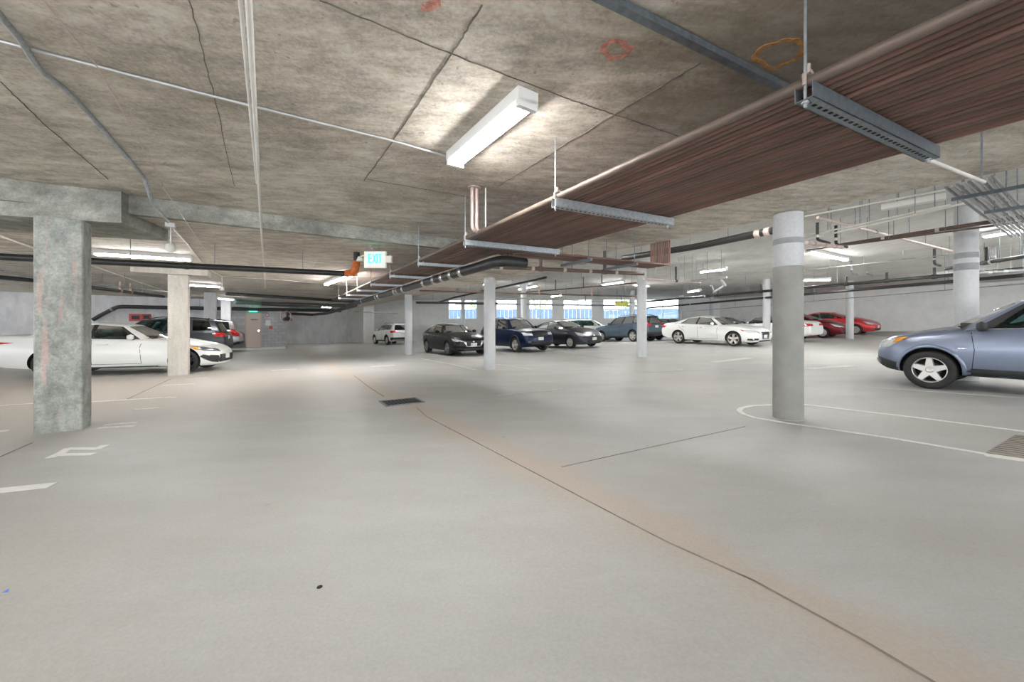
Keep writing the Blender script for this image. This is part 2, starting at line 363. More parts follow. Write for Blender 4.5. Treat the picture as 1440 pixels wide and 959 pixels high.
flat_strip(wob([on(u, v, zn) for u, v in [(598, 13), (606, 8), (614, 2)]], 4, .01), .04, .002, False).build('chalk_mark', M['red_chalk'], ceiling)
# walls, floor to slab
def wall(name, pts, z0, z1, th, mat, kind='structure'):
    m = MB()
    for a, b in zip(pts, pts[1:]):
        a, b = Vector((a[0], a[1], 0)), Vector((b[0], b[1], 0)); d = (b-a); ln = d.length; d.normalize(); nn = Vector((-d.y, d.x, 0))
        if nn.y < -.2 or (abs(nn.y) <= .2 and nn.x*a.x < 0): nn = -nn
        m.prism([tuple(a.xy), tuple(b.xy), tuple((b+nn*th).xy), tuple((a+nn*th).xy)], z0, z1)
    o = m.build(name, mat)
    if kind: o['kind'] = kind
    return o
def wallX(u, p, d):   # where the vertical plane through p along d is seen at column u
    k = (u-U0)/F; t = (k*p.y-p.x)/(d.x-k*d.y); return Vector((p.x+d.x*t, p.y+d.y*t, 0))
dW = Vector((-15.6, 25.1, 0))
pB = wallX(396, dW, EE); pBlk = wallX(300, dW, EE); pL = wallX(-150, dW, EE)
wall_left = wall('wall_left', [pL.xy, pBlk.xy], -.6, 3.2, .3, M['wall'])
wl2 = wall('wall_door', [pBlk.xy, pB.xy], -.6, 3.2, .3, M['block'])
pC = pB+DD*9.6; pE = wallX(495, pC, EE); pF = wallX(511, pE, -DD*.8+EE*.6)
wall('wall_return', [pB.xy, pC.xy], -.6, 3.2, .3, M['block'])
wall('wall_alcove', [pC.xy, pE.xy], -.6, 3.2, .3, M['wall'])
wall('wall_pier', [pE.xy, pF.xy], -.6, 3.2, .3, M['wall_white'])
wall('wall_back', [pF.xy, pG.xy], -.6, 4.3, .3, M['wall_white'])
wins = [(630, 671), (697, 727), (744, 777), (792, 833), (848, 900), (908, 957)]
wx = [(wallX(a, pG, wd), wallX(b, pG, wd)) for a, b in wins]
cur = pG; k = 0
for i, (a, b) in enumerate(wx+[(pK, None)]):
    wall('wall_back' if i == 0 else 'wall_back', [cur.xy, a.xy], -.6, 4.3, .3, M['wall_white'])
    if b is None: break
    zs = 2.02
    wall('wall_back', [a.xy, b.xy], -.6, zs, .3, M['wall_white'])
    cur = b
    we = empty('window_%d' % (i+1), (a.x, a.y, zs), kind='structure')
    m = MB(); ax = (wd, nback, UP); ln = (b-a).length; mid = (a+b)/2+nback*.12; zt_ = 3.86
    for zz in (zs+.04, zt_-.04): m.box((mid.x, mid.y, zz), (ln, .09, .08), ax)
    for e in (a+wd*.04, b-wd*.04, mid-nback*.12 if ln > 2 else a+wd*.05): q = e+nback*.12; m.box((q.x, q.y, (zs+zt_)/2), (.06, .085, zt_-zs), ax)
    local(m.build('window_frame', M['white']), we)
    m = MB(); m.box((mid.x, mid.y, (zs+zt_)/2), (ln, .012, zt_-zs-.1), ax); local(m.build('window_pane', M['pane']), we)
pR = pK-DD*46
wall('wall_right', [pK.xy, (pK+(pRt-pK)*2.1).xy], -.6, 4.3, .3, M['wall_white'])
# outside: paving, blue fence, trees, far pale wall
m = MB(); m.prism([tuple((pG-wd*14+nback*.4).xy), tuple((pK+wd*20+nback*.4).xy), tuple((pK+wd*40+nback*40).xy), tuple((pG-wd*40+nback*40).xy)], 1.0, 1.2); gr = struct(m.build('ground_outside', M['soil']))
fe = empty('metal_fence', tuple((pG+nback*5).xy)+(1.2,), label='blue metal fence outside, seen through the far windows', cat='fence')
m = MB()
for i in range(90): 
    q = pG-wd*6+nback*5+wd*(i*.42); m.box((q.x, q.y, 2.2), (.405, .05, 2.0), (wd, nback, UP))
local(m.build('panel', M['fence']), fe)
m = MB()
for zz in (1.6, 3.1): q = pG-wd*6+nback*5.06+wd*18.7; m.box((q.x, q.y, zz), (38, .06, .08), (wd, nback, UP))
local(m.build('rail', M['fence']), fe)
for (e, h, r_, lab) in [(4.5, 4.6, 1.3, 'small tree beyond the fence, seen in the window left of the slim column'), (11.4, 5.0, 1.5, 'small tree beyond the fence, seen in the window right of the slim column'), (21.5, 4.6, 1.2, 'small tree beyond the fence, seen in a window near the white SUV')]:
    p = pG+wd*e+nback*8.5; te = empty('garden_tree', (p.x, p.y, 1.2), label=lab, cat='tree')
    m = MB(); m.tube([(p.x, p.y, 1.2), (p.x+.1, p.y, 2.6), (p.x, p.y, h-.4)], [.12, .10, .04], 8); local(m.build('trunk', M['bark']), te)
    m = MB()
    for _ in range(420):
        d = Vector((random.gauss(0, 1), random.gauss(0, 1), random.gauss(0, 1))).normalized()*r_*random.uniform(.5, 1); c = Vector((p.x, p.y, h-.6))+d*Vector((1, 1, .8)).length*.62
        a_ = Vector((random.uniform(-1, 1), random.uniform(-1, 1), random.uniform(-1, 1))).normalized(); b_ = a_.orthogonal().normalized(); s_ = random.uniform(.09, .2)
        m.add([c-a_*s_, c+b_*s_*.5, c+a_*s_, c-b_*s_*.5], [(0, 1, 2, 3)])
    local(m.build('foliage', M['leaf']), te)
# curb at the door
m = MB(); a, b = wallX(318, dW, EE)-DD*.05, pB-DD*.05+EE*.2; m.prism([tuple((a-DD*1.5).xy), tuple((b-DD*1.5).xy), tuple(b.xy), tuple(a.xy)], -.5, .02); struct(m.build('trim_2', M['wall_white']))
# door
p0, p1 = wallX(344.5, dW-DD*.02, EE), wallX(368, dW-DD*.02, EE); ln = (p1-p0).length; mid = (p0+p1)/2; ax = (EE, DD, UP)
de = empty('door_1', (mid.x, mid.y, .02), kind='structure')
m = MB(); m.box((mid.x, mid.y, 1.12), (ln-.12, .06, 2.18), ax); local(m.build('door_leaf', M['door']), de)
m = MB(); 
for e in (-1, 1): q = mid+EE*(ln/2-.03)*e; m.box((q.x, q.y, 1.14), (.07, .10, 2.24), ax)
m.box((mid.x, mid.y, 2.24), (ln, .10, .07), ax); local(m.build('door_frame', plain('door_frame_beige', (.55, .46, .40), .5)), de)
m = MB(); q = mid-DD*.045+EE*.05; m.box((q.x, q.y, 1.78), (.36, .015, .06), ax); local(m.build('door_plate', plain('purple_plate', (.12, .10, .2), .5)), de)
m = MB(); q = mid-DD*.08+EE*(ln/2-.16); m.box((q.x, q.y, 1.08), (.14, .03, .03), ax); m.box((q.x, q.y, 1.06), (.05, .08, .14), ax); local(m.build('door_handle', M['chrome']), de)
def wallbox(u, v, w_, h_, mat, name, label, cat, p=dW, off=.04, face=None):
    q = wallX(u, p-DD*off, EE); z = CH+(V0-v)/F*q.y; m = MB(); m.box((q.x, q.y, z), (w_, .05, h_), (EE, DD, UP)); 
    if face: m.box((q.x-DD.x*.03, q.y-DD.y*.03, z), (w_*.6, .03, h_*.5), (EE, DD, UP), 1)
    return tag(m.build(name, [mat, face or mat]), label, cat)
wallbox(377, 454, .28, .36, M['white'], 'wall_notice', 'white notice on the block wall right of the door', 'notice')
wallbox(381, 460.5, .18, .18, M['red'], 'wall_notice', 'small red notice below the white notice by the door', 'notice', off=.042)
wallbox(376, 443, .2, .14, M['red'], 'alarm_box', 'red alarm box high on the wall right of the door', 'alarm', face=M['white'])
wallbox(191, 446.5, .55, .42, M['red'], 'alarm_box', 'red box on the left wall behind the dark grey SUV', 'alarm', face=M['trim'])
wallbox(206, 446, .4, .36, plain('dark_red', (.3, .05, .05), .5), 'alarm_box', 'dull red box on the left wall beside the brighter red box', 'alarm', face=M['trim'])
q = wallX(356, dW-DD*.12, EE); m = MB(); m.box((q.x, q.y, CH+(V0-436.5)/F*q.y), (.42, .06, .16), (EE, DD, UP)); tag(m.build('exit_lamp', M['exit_green']), 'small lit green exit lamp above the beige door', 'sign')
# ------------------------------------------------------------------ paint on the floor
def fpath(pix, wd, mat, name='parking_line', th=.004):
    pts = [fl(u, v) for u, v in pix]; fine = []
    for a, b in zip(pts, pts[1:]):
        k = max(1, int((b-a).length/.4))
        for i in range(k): p = a.lerp(b, i/k); fine.append(Vector((p.x, p.y, fz(p.x, p.y))))
    fine.append(pts[-1]); fine = [Vector((p.x, p.y, fzm(p.x, p.y)+.0015)) for p in fine]
    return flat_strip(fine, wd, th, True).build(name, mat, floor)
def fzm(x, y):     # height of the meshed floor (bilinear over 1 m cells)
    i, j = math.floor(x), math.floor(y); a, b = x-i, y-j
    return fz(i, j)*(1-a)*(1-b)+fz(i+1, j)*a*(1-b)+fz(i, j+1)*(1-a)*b+fz(i+1, j+1)*a*b+.001
pl, pw = M['paintline'], M['paintworn']
fpath([(1384, 638.5), (1256, 617), (1129, 598.5), (1090, 592.5), (1062, 588), (1046, 583), (1039, 578), (1043, 574), (1058, 571), (1084, 569.5)], .075, pl)
fpath([(1131, 569.3), (1285, 587), (1440, 607), (1480, 612)], .075, pl)
for i in range(12): u = 1386+i*6.2; fpath([(u, 638.6+(u-1384)*.142-.6), (u+2.8, 639+(u-1384)*.142+3.0)], .03, pl, 'line_dash')
for pix, wd, mt in [([(-20, 692.5), (67, 683.5)], .12, pl), ([(-20, 572.2), (49, 567.5)], .09, pw), ([(127, 565.5), (185, 562), (246, 558.7)], .09, pw), ([(141, 602), (187, 599.5)], .07, pw), ([(150, 597.5), (191, 594.5)], .07, pw),
                    ([(190, 576), (222, 574)], .07, pw), ([(-10, 608), (8, 606)], .1, pw),
                    ([(263, 533), (290, 531.5)], .08, pw), ([(230, 542), (272, 540)], .08, pw),
                    ([(593, 504.5), (635, 512.5), (669, 520)], .10, pw), ([(698, 512.5), (747, 519.5)], .10, pw), ([(900, 523), (960, 520)], .09, pw), ([(700, 556.5), (790, 547)], .05, pw), ([(790, 494), (860, 505)], .10, pw), ([(1215, 544), (1440, 560)], .05, pw)]:
    fpath(pix, wd, mt)
for pix in [[(72, 643.5), (87, 637), (96, 631.3), (137, 631.3), (147, 627)], [(83, 640), (129, 639)]]: fpath(pix, .075, pl, 'bay_number_stroke')
for a, b in [((1004, 509.3), (1052, 503.6)), ((1140, 518.6), (1195, 514.8)), ((385, 521), (414, 519)), ((524, 515.5), (552, 513.8))]:
    fpath([a, b], .28, pw, 'floor_arrow')
fpath([(1340, 976), (1212, 900), (1060, 817), (940, 763.5), (900, 743), (740, 659), (600, 586), (585, 573)], .012, M['crack'], 'construction_joint', .002)
fpath([(540, 558), (520, 545), (497, 528)], .02, M['crack'], 'construction_joint', .002)
fpath([(790, 657), (920, 628), (1048, 600)], .007, M['crack'], 'floor_crack', .002)
fpath([(178, 562), (240, 533)], .02, M['crack'], 'floor_crack', .002)
fpath([(-5, 645), (45, 623)], .015, M['crack'], 'floor_crack', .002)
# gratings
def floor_grate(u, v, wl_, ww, bars, name, label, mat):
    p = fl(u, v); z = fzm(p.x, p.y); e = empty(name, (p.x, p.y, z), AX, label, 'drain')
    m = MB(); t = .03
    for s in (-1, 1): m.box((0, s*(ww/2), .004), (wl_+t, t, .02)); m.box((s*(wl_/2), 0, .004), (t, ww+t, .02))
    m.build('frame', mat, e); m = MB()
    for i in range(bars): m.box((-wl_/2+wl_*(i+.5)/bars, 0, .004), (wl_/bars*.55, ww, .012))
    m.build('bars', M['grate'], e); m = MB(); m.box((0, 0, .0015), (wl_, ww, .003)); m.build('pit', M['slot'], e); return e
floor_grate(565, 565.5, .62, .48, 10, 'floor_drain', 'dark iron floor drain in the middle of the drive lane', M['galv_dark'])
q = [fl(1386, 637.5), fl(1470, 649), fl(1470, 616), fl(1428, 612)]
m = MB(); c0 = sum(q, Vector())/4
M['grate_tan'] = plain('perforated_plate', (.33, .29, .25), .6, .2, noise=.2, nscale=20)
m.add([Vector((p.x, p.y, fzm(p.x, p.y)+.002)) for p in q]+[Vector((p.x, p.y, fzm(p.x, p.y)+.007)) for p in q], [(3, 2, 1, 0), (4, 5, 6, 7), (0, 1, 5, 4), (1, 2, 6, 5), (2, 3, 7, 6), (3, 0, 4, 7)])
k = 0
for i in range(1, 24):
    for j in range(1, 12):
        a = q[0].lerp(q[1], i/24); b = q[3].lerp(q[2], i/24); p = a.lerp(b, j/12); z = fzm(p.x, p.y)+.0082
        m.box((p.x, p.y, z), (.018, .010, .002), (EE, DD, UP), 1)
tag(m.build('perforated_floor_plate', [M['grate_tan'], M['joint']]), 'tan perforated floor plate between the white lines at the right edge', 'drain')
p = fl(449.5, 826); m = MB(); m.lathe([(.014, .001), (.013, .003), (.0001, .003)], 14, 'Z', (p.x, p.y, fzm(p.x, p.y))); tag(m.build('floor_stud', M['slot']), 'small black round spot on the bare near floor', 'spot')
p = fl(7, 833); m = MB(); z = fzm(p.x, p.y)
m.add([(p.x-.012, p.y-.004, z+.001), (p.x+.016, p.y, z+.001), (p.x+.004, p.y+.014, z+.009), (p.x-.008, p.y+.012, z+.001)], [(0, 1, 2), (0, 2, 3), (1, 3, 2), (0, 3, 1)]); tag(m.build('litter_scrap', plain('blue_scrap', (.08, .18, .6), .6)), 'tiny blue scrap of litter on the near floor at the left edge', 'litter')
# ------------------------------------------------------------------ columns
def soffit(x, y):
    p = Vector((x, y, 0)); r = (p-edge_p).dot(EE)
    if r > 0: return ZH
    d = (p-step_a).dot(dn)
    return zn(x, y) if d > 0 else zf(x, y)
def round_column(x, y, r, label, top=None, bands=()):
    z0 = fz(x, y)-.05; z1 = top or soffit(x, y)
    e = empty('round_column', (x, y, fz(x, y)), label=label, cat='column')
    m = MB(); m.lathe([(r, z0), (r, z1-.01)], 36, 'Z', (x, y, 0)); local(m.build('shaft', M['col_round']), e)
    for (za, zb_, mt) in bands:
        m = MB(); m.lathe([(r+.0005, za), (r+.003, za+.01), (r+.003, zb_-.01), (r+.0005, zb_)], 36, 'Z', (x, y, 0)); local(m.build('paint_band', mt), e)
    return e
M['col_round'] = concrete('column_round_pale', (.62, .63, .64), (.52, .53, .54), None, (1, 1, .5), 0, bump=.05)
M['col_grey'] = plain('column_grey_finish', (.31, .305, .285), .75, noise=.10, nscale=5)
M['col_band'] = plain('column_dark_band', (.30, .31, .32), .7, noise=.1)
p = c1; Zc = p.y; zpx = lambda v: CH+(V0-v)/F*(Zc-.15)
round_column(p.x, p.y, .172, 'large round grey concrete column nearest at the right', zn(p.x, p.y), [(fz(p.x, p.y)+.005, zpx(373), M['col_grey']), (zpx(341), zpx(333), M['col_band'])])
r1b = fl(688.5, 519.5); round_column(r1b.x, r1b.y, .17, 'slim round column between the black hatchback and the navy SUV', zf(r1b.x, r1b.y))
r1c = fl(574.5, 499); round_column(r1c.x, r1c.y, .17, 'slim grey column left of the black hatchback', zf(r1c.x, r1c.y))
r2b = fl(902.5, 501.5); round_column(r2b.x, r2b.y, .18, 'tall white round column in front of the slate blue SUV', ZH)
Z = 8.1; p = at(1358.5, V0, Z); Zc = Z; zpx = lambda v: CH+(V0-v)/F*(Zc-.15)
round_column(p.x, p.y, .178, 'tall white round column behind the bonnet of the steel blue SUV', ZH, [(zpx(323), zpx(317), M['col_band']), (zpx(362), zpx(354), M['col_band']), (zpx(379), zpx(369), M['col_band'])])
for u, Z, lab in [(736.5, 22.0, 'slim white column behind the navy SUV'), (1078, 20.3, 'white column just left of the near round column'), (889, 26.6, 'white column behind the slate blue SUV'), (1195, 21.1, 'white column between the two red cars'),
                  (1001, 31.2, 'thin white column against the back wall above the white sedan'), (651, 31.8, 'thin column in front of the first window'), (957, 30.9, 'pale column at the end of the bright windows')]:
    p = at(u, V0, Z); round_column(p.x, p.y, .17, lab, ZH)
def square_column(p, w_, d_, label, mat, cap=None, tilt=AX):
    x, y = p.x, p.y; top = soffit(x, y)
    e = empty('square_column', (x, y, fz(x, y)), tilt, label, 'column')
    z0 = -.05; h = top-fz(x, y)
    ch = .012
    poly = [(-w_/2+ch, -d_/2), (w_/2-ch, -d_/2), (w_/2, -d_/2+ch), (w_/2, d_/2-ch), (w_/2-ch, d_/2), (-w_/2+ch, d_/2), (-w_/2, d_/2-ch), (-w_/2, -d_/2+ch)]
    m = MB(); m.prism(poly, z0, h-(cap[2] if cap else 0)); m.build('shaft', mat, e)
    if cap:
        cw, cdp, chh, ox, oy, cm = cap; m = MB(); m.box((ox, oy, h-chh/2-.004+.0), (cw, cdp, chh)); m.build('capital', cm, e)
    return e
pc = fl(116.5, 604.5); w1, d1 = .42, .28
pcc = pc-EE*(w1/2)+DD*(d1/2)
sc1 = square_column(pcc, w1, d1, 'large square mottled concrete column nearest at the left', M['column'], None)
# drop capital over it, carried along the step to the left edge
capz = CH+(V0-308)/F*(pc.y-.05)
qa = zp(0, 302.5, capz); qb = zp(170.5, 313.5, capz); qc = zp(195, 329, capz)
cdir = (qb-qa); cdir.z = 0; cdir.normalize(); back = Vector((-cdir.y, cdir.x, 0)); dep = 1.1
m = MB(); aa = qb-cdir*4.2; m.prism([tuple(aa.xy), tuple(qb.xy), tuple((qb+back*dep).xy), tuple((aa+back*dep).xy)], capz, lambda x, y: zn(x, y)-.002)
struct(m.build('trim_3', M['beam']))
for o in sc1.children:
    if o.name.startswith('shaft'):
        for v in o.data.vertices:
            if v.co.z > 1: v.co.z = capz-fz(pcc.x, pcc.y)
p2 = fl(250, 528.2)+DD*.15; square_column(p2, .42, .30, 'tan square column in front of the bonnet of the white sedan', M['column_tan'], (1.55, .62, .17, -.12, 0, M['column_tan']))
p = at(296, V0, 18.4); square_column(p, .46, .34, 'square column rising behind the dark grey SUV', M['wall'])
p = at(318, V0, 22.1); square_column(p, .46, .34, 'square column farthest left of the beige door', M['wall'])
p = at(518, V0, 34); square_column(p, .9, .4, 'pale pier left of the white crossover', M['wall_white'])
# ------------------------------------------------------------------ lights
def fixture(pa, pb, label, wid=.17, on_=True, group=None, hang=False):
    a, b = Vector(pa), Vector(pb); mid = (a+b)/2; d = b-a; rz = math.atan2(d.y, d.x); ln = max(d.length, 1.0)
    e = empty('fluorescent_light', mid, rz, label, 'ceiling light', group)
    e.rotation_euler = (0, -math.atan2(d.z, math.hypot(d.x, d.y)), rz)
    m = MB(); h = .07
    m.prism([(-ln/2, -wid/2), (ln/2, -wid/2), (ln/2, wid/2), (-ln/2, wid/2)], .012, .10); m.build('housing', M['white'], e)
    for s in (-1, 1): m = MB(); m.box((s*(ln/2-.02), 0, .005), (.04, wid*.95, .07)); m.build('end_cap', M['white'], e)
    if hang:
        for s in (-.4, .4): q = mid+d.normalized()*(s*ln); m = MB(); m.tube([(s*ln, 0, .09), (s*ln, 0, soffit(q.x, q.y)-q.z)], .006, 6); m.build('hanger_rod', M['galv_dark'], e)
    for s in (-1, 1):
        m = MB(); m.tube([(-ln/2+.045, s*wid*.22, -.006), (ln/2-.045, s*wid*.22, -.006)], .0165, 10); m.build('tube', M['tube'], e)
    return e
def fx(u0, v0_, u1, v1, zfn, drop, label, **k):
    f_ = (lambda x, y: zfn(x, y)-drop) if callable(zfn) else (lambda x, y: zfn-drop)
    return fixture(on(u0, v0_, f_), on(u1, v1, f_), label, hang=drop > .15, **k)
fx(743, 146, 639, 231, zn, .10, 'lit twin tube light on the near ceiling panel')
fx(132, 357, 272, 366, zf, .10, 'lit tube light just right of the large square column')
fx(266, 401, 306, 403.5, zf, .10, 'lit tube light right of the tan square column')
fx(304, 419.5, 332, 422, zf, .16, 'lit tube light farthest back on the left ceiling')
fx(459, 400, 498, 386, zf, .10, 'lit tube light below the black drain at its orange elbow')
fx(846, 401, 878, 396.5, ZH, .12, 'lit tube light left of the tall white round column')
fx(985, 383, 1022, 378.5, ZH, .35, 'bright tube light below the row of vertical brown pipes')
fx(1122, 395, 1168, 393.5, ZH, .5, 'bright tube light just right of the near round column top')
fx(1136, 354, 1190, 366, ZH, .10, 'tube light on the ceiling right of the near round column')
fx(1392, 332, 1452, 322, ZH, .12, 'tube light at the right edge behind the conduit rack')
fx(968, 411, 985, 408.5, ZH, .5, 'small far tube light above the white sedan')
fx(730, 407, 756, 402, ZH, .12, 'far tube light right of the slim round column')
for (x, y, lab) in [(-3.6, -1.2, 'added fill tube light behind the viewer at the left'), (.6, -3.0, 'added fill tube light behind the viewer at the right'), (-7.2, 1.6, 'added fill tube light over the left drive lane out of frame'), (-.6, -5.6, 'added fill tube light far behind the viewer'), (-9.5, 4.2, 'added fill tube light out of frame left of the large square column')]:
    c = Vector((x, y, zn(x, y)-.10)); fixture(c-DD*.65, c+DD*.65, lab)  # added fill lamps behind and beside the camera, to even out the brightness
for t_, lab in ((1.2, 'nearest added fill tube light hidden above the slab edge'), (5.4, 'second added fill tube light hidden above the slab edge'), (9.6, 'third added fill tube light hidden above the slab edge'), (14.5, 'farthest added fill tube light hidden above the slab edge')):
    c = edge_p+EE*.75+DD*t_; c.z = ZH-.12; fixture(c-DD*.65, c+DD*.65, lab)  # added lamps, out of sight over the slab edge, brightening the middle floor
for (x, y, lab) in [(8.2, 2.6, 'added fill tube light out of frame over the steel blue SUV'), (13.5, 9.0, 'added fill tube light out of frame behind the steel blue SUV'), (5.2, -1.5, 'added fill tube light behind the viewer on the upper ceiling'), (17.5, 12.0, 'added fill tube light out of frame far behind the steel blue SUV'), (22.5, 15.5, 'added fill tube light out of frame near the right wall'), (11.5, 5.0, 'added fill tube light out of frame over the tail of the steel blue SUV')]:
    c = Vector((x, y, ZH-.12)); fixture(c-DD*.65, c+DD*.65, lab)  # added out-of-frame lamps on the upper slab that brighten the right side
for (x, y, d_, lab) in [(-14.6, 29.5, EE, 'small added fill tube light in front of the grey alcove wall'), (-8.05, 30.0, DD, 'far added fill tube light behind the slim grey column'), (-17.5, 10.0, EE, 'added fill tube light out of frame over the tail of the white sedan'), (-22.0, 15.0, EE, 'added fill tube light out of frame by the left wall')]:
    c = Vector((x, y, soffit(x, y)-.11)); fixture(c-d_*.65, c+d_*.65, lab)  # added lamps that lift the alcove, back wall and left wall
for (x, y, d_, lab) in [(20.7, 17.6, EE, 'added fill tube light hidden behind the tall white column near the SUV'), (-1.25, 21.5, DD, 'added fill tube light behind the slim round column'), (7.6, 22.6, EE, 'added fill tube light behind the tall white column by the slate SUV'), (17.6, 24.6, DD, 'added fill tube light on the upper ceiling over the red cars'), (3.5, 30.0, DD, 'far added fill tube light over the silver car')]:
    c = Vector((x, y, ZH-.12)); fixture(c-d_*.65, c+d_*.65, lab)  # added lamps, some tucked behind columns, to brighten the far ceiling and walls
# ------------------------------------------------------------------ pipes
def rods(e, pts, mat=None, r=.006):
    for p in pts:
        p = Vector(p); zt_ = soffit(p.x, p.y)
        if zt_-p.z > .05:
            m = MB(); m.tube([p, (p.x, p.y, zt_)], r, 6); local(m.build('hanger_rod', mat or M['galv_dark']), e)
def pipe(name, label, cat, pts, r, mat, hang=(), bands=(), group=None, drops=(), seg=12, bandmat=None):
    pts = [Vector(p) for p in pts]; e = empty(name, pts[0], label=label, cat=cat, group=group)
    m = MB(); m.tube(bend(pts, r*2.2), r, seg); local(m.build('pipe_run', mat), e)
    def along_(t):
        L_ = [(b-a).length for a, b in zip(pts, pts[1:])]; s = t*sum(L_)
        for a, b, l_ in zip(pts, pts[1:], L_):
            if s <= l_: return a.lerp(b, s/l_), (b-a).normalized()
            s -= l_
        return pts[-1], (pts[-1]-pts[-2]).normalized()
    for t in bands:
        c, d = along_(t); m = MB(); w_ = max(.03, r*.7); m.tube([c-d*w_, c-d*w_*.9, c+d*w_*.9, c+d*w_], [r*1.02, r*1.14, r*1.14, r*1.02], seg); local(m.build('coupling', bandmat or M['band']), e)
    hp = []
    for t in hang: c, d = along_(t); hp.append(c+Vector((0, 0, r)))
    rods(e, hp)
    for (t, h, rr, mt) in drops:
        c, d = along_(t); top = min(c.z+h, soffit(c.x, c.y)); m = MB(); m.tube([c, (c.x, c.y, top)], rr, 8); m.tube([c-d*rr*1.6, c+d*rr*1.6], r*1.3, 8); local(m.build('riser', mt), e)
    return e
def bend(pts, r):
    if len(pts) < 3: return pts
    out = [pts[0]]
    for a, b, c in zip(pts, pts[1:], pts[2:]):
        d0 = (a-b); d1 = (c-b); k = min(r, d0.length*.45, d1.length*.45); p = b+d0.normalized()*k; q = b+d1.normalized()*k
        for i in range(5): t = i/4; out.append(p.lerp(b, t).lerp(b.lerp(q, t), t))
    out.append(pts[-1]); return out
# --- the rack of brown pipes and its slotted trapezes
TZ = 2.33; S1 = zp(1130, 141, TZ); tl = 1.44; tstep = 2.03
S2 = zp(779, 291, TZ); tdir = (S2-S1); tdir.z = 0; tstep = tdir.length; tdir.normalize(); tlat = (zp(1310, 225, TZ)-S1); tlat.z = 0; tl = tlat.length; tlat.normalize()
rp = .0205; NPIPE = 26; pit = (tl-.10)/(NPIPE-1)
GP = 'brown steel pipes side by side on the overhead rack'
nt = 10; t3 = tstep*2+.35
def rackp(i, t, up=0): q = S1+tlat*(.05+pit*i)+tdir*t; return Vector((q.x, q.y, TZ+.072+rp+up))
for i in range(NPIPE):
    rr = rp*random.uniform(.9, 1.0)*(.85 if i >= 16 else 1); up = random.uniform(-.003, .003)
    turn = i >= 16
    m = MB()
    if i == 0: rr = .027; up = .006
    if not turn: m.tube([rackp(i, -4.5, up), rackp(i, 17.0, up)], rr, 10)
    else:
        tt = t3+(25-i)*.048; a = rackp(i, tt, up); ex = 3.25-(i-16)*.0; end = a+tlat*(S1+tlat*(tl+2.25)-a).dot(tlat)
        top = Vector((end.x, end.y, soffit(end.x, end.y)-.005)); m.tube(bend([rackp(i, -4.5, up), a, end, top], .08), rr, 10)
    if i == 0: o = m.build('brown_pipe', M['pinkish2'] if 'pinkish2' in M else M['brown_grey']); tag(o, 'outermost left pipe of the overhead rack, catching the light', 'pipe', GP)
    elif turn: o = m.build('brown_pipe', M['rack%d' % (i*7 % 4)]); tag(o, 'brown pipe on the right side of the overhead rack, turning off to vertical risers', 'pipe', 'brown pipes that turn right to the vertical risers')
    else: o = m.build('brown_pipe', M['rack%d' % (i*7 % 4)]); tag(o, 'brown pipe on the left side of the overhead rack, running straight back', 'pipe', GP)
def trapeze(p0, ln, label, i, big=True):
    p0 = Vector(p0); rz = math.atan2(tlat.y, tlat.x); e = empty('strut_trapeze', p0, rz, label, 'pipe support')
    m = MB(); h, w_, t = (.07 if big else .05), (.075 if big else .06), .004
    m.box((ln/2, 0, t/2), (ln, w_, t)); m.box((ln/2, -w_/2+t/2, h/2), (ln, t, h)); m.box((ln/2, w_/2-t/2, h/2), (ln, t, h))
    n = int(ln/.05)
    for k in range(n): m.box((.04+k*(ln-.06)/n, 0, -.0006), (.022, .016, .0015), None, 1)
    m.build('channel', [M['galv_dark'] if i == 0 else M['galv'], M['slot']], e)
    for x in (.015, ln-.05):
        q = p0+tlat*x; zt_ = soffit(q.x, q.y)
        m = MB(); m.tube([(x, 0, -.03), (x, 0, zt_-p0.z)], .007, 8); m.lathe([(.016, -.012), (.016, -.002)], 6, 'Z', (x, 0, 0)); m.build('threaded_rod', M['galv'], e)
    m = MB(); x = .05; m.tube([(x-.045, 0, h+.0), (x-.045, 0, h+.05), (x, 0, h+.078), (x+.045, 0, h+.05), (x+.045, 0, h)], .008, 6); m.lathe([(.014, h+.06), (.014, h+.1)], 8, 'Z', (x-.02, 0, 0)); m.build('pipe_clamp', M['pinkish'], e)
    return e
labs = ['slotted steel trapeze nearest, upper right, under the brown pipes', 'slotted steel trapeze in the middle of the brown pipe rack', 'slotted steel trapeze where the brown pipes branch to the right', 'dark trapeze first beyond the branch of the brown pipes', 'dark trapeze second beyond the branch of the brown pipes', 'dark trapeze third beyond the branch of the brown pipes', 'far trapeze of the brown pipes, fourth beyond the branch', 'far trapeze of the brown pipes, fifth beyond the branch', 'farthest trapeze of the brown pipes']
for i, lb_ in enumerate(labs):
    q = S1+tdir*(tstep*i); trapeze((q.x, q.y, TZ), tl if i < 3 else .95, lb_, i, i < 3)
for k, e_ in enumerate((1.05, 2.0)):
    q = S1+tdir*(t3-.12)+tlat*(tl+e_-.3); e = empty('strut_trapeze', (q.x, q.y, TZ), math.atan2(tdir.y, tdir.x), ['short trapeze under the branch pipes nearer the rack', 'short trapeze under the branch pipes nearer the risers'][k], 'pipe support')
    m = MB(); m.box((.32, 0, .02), (.72, .05, .04)); m.build('channel', M['galv_dark'], e)
    for x in (.02, .66):
        qq = q+tdir*x; m = MB(); m.tube([(x, 0, 0), (x, 0, soffit(qq.x, qq.y)-TZ)], .007, 6); m.build('threaded_rod', M['galv_dark'], e)
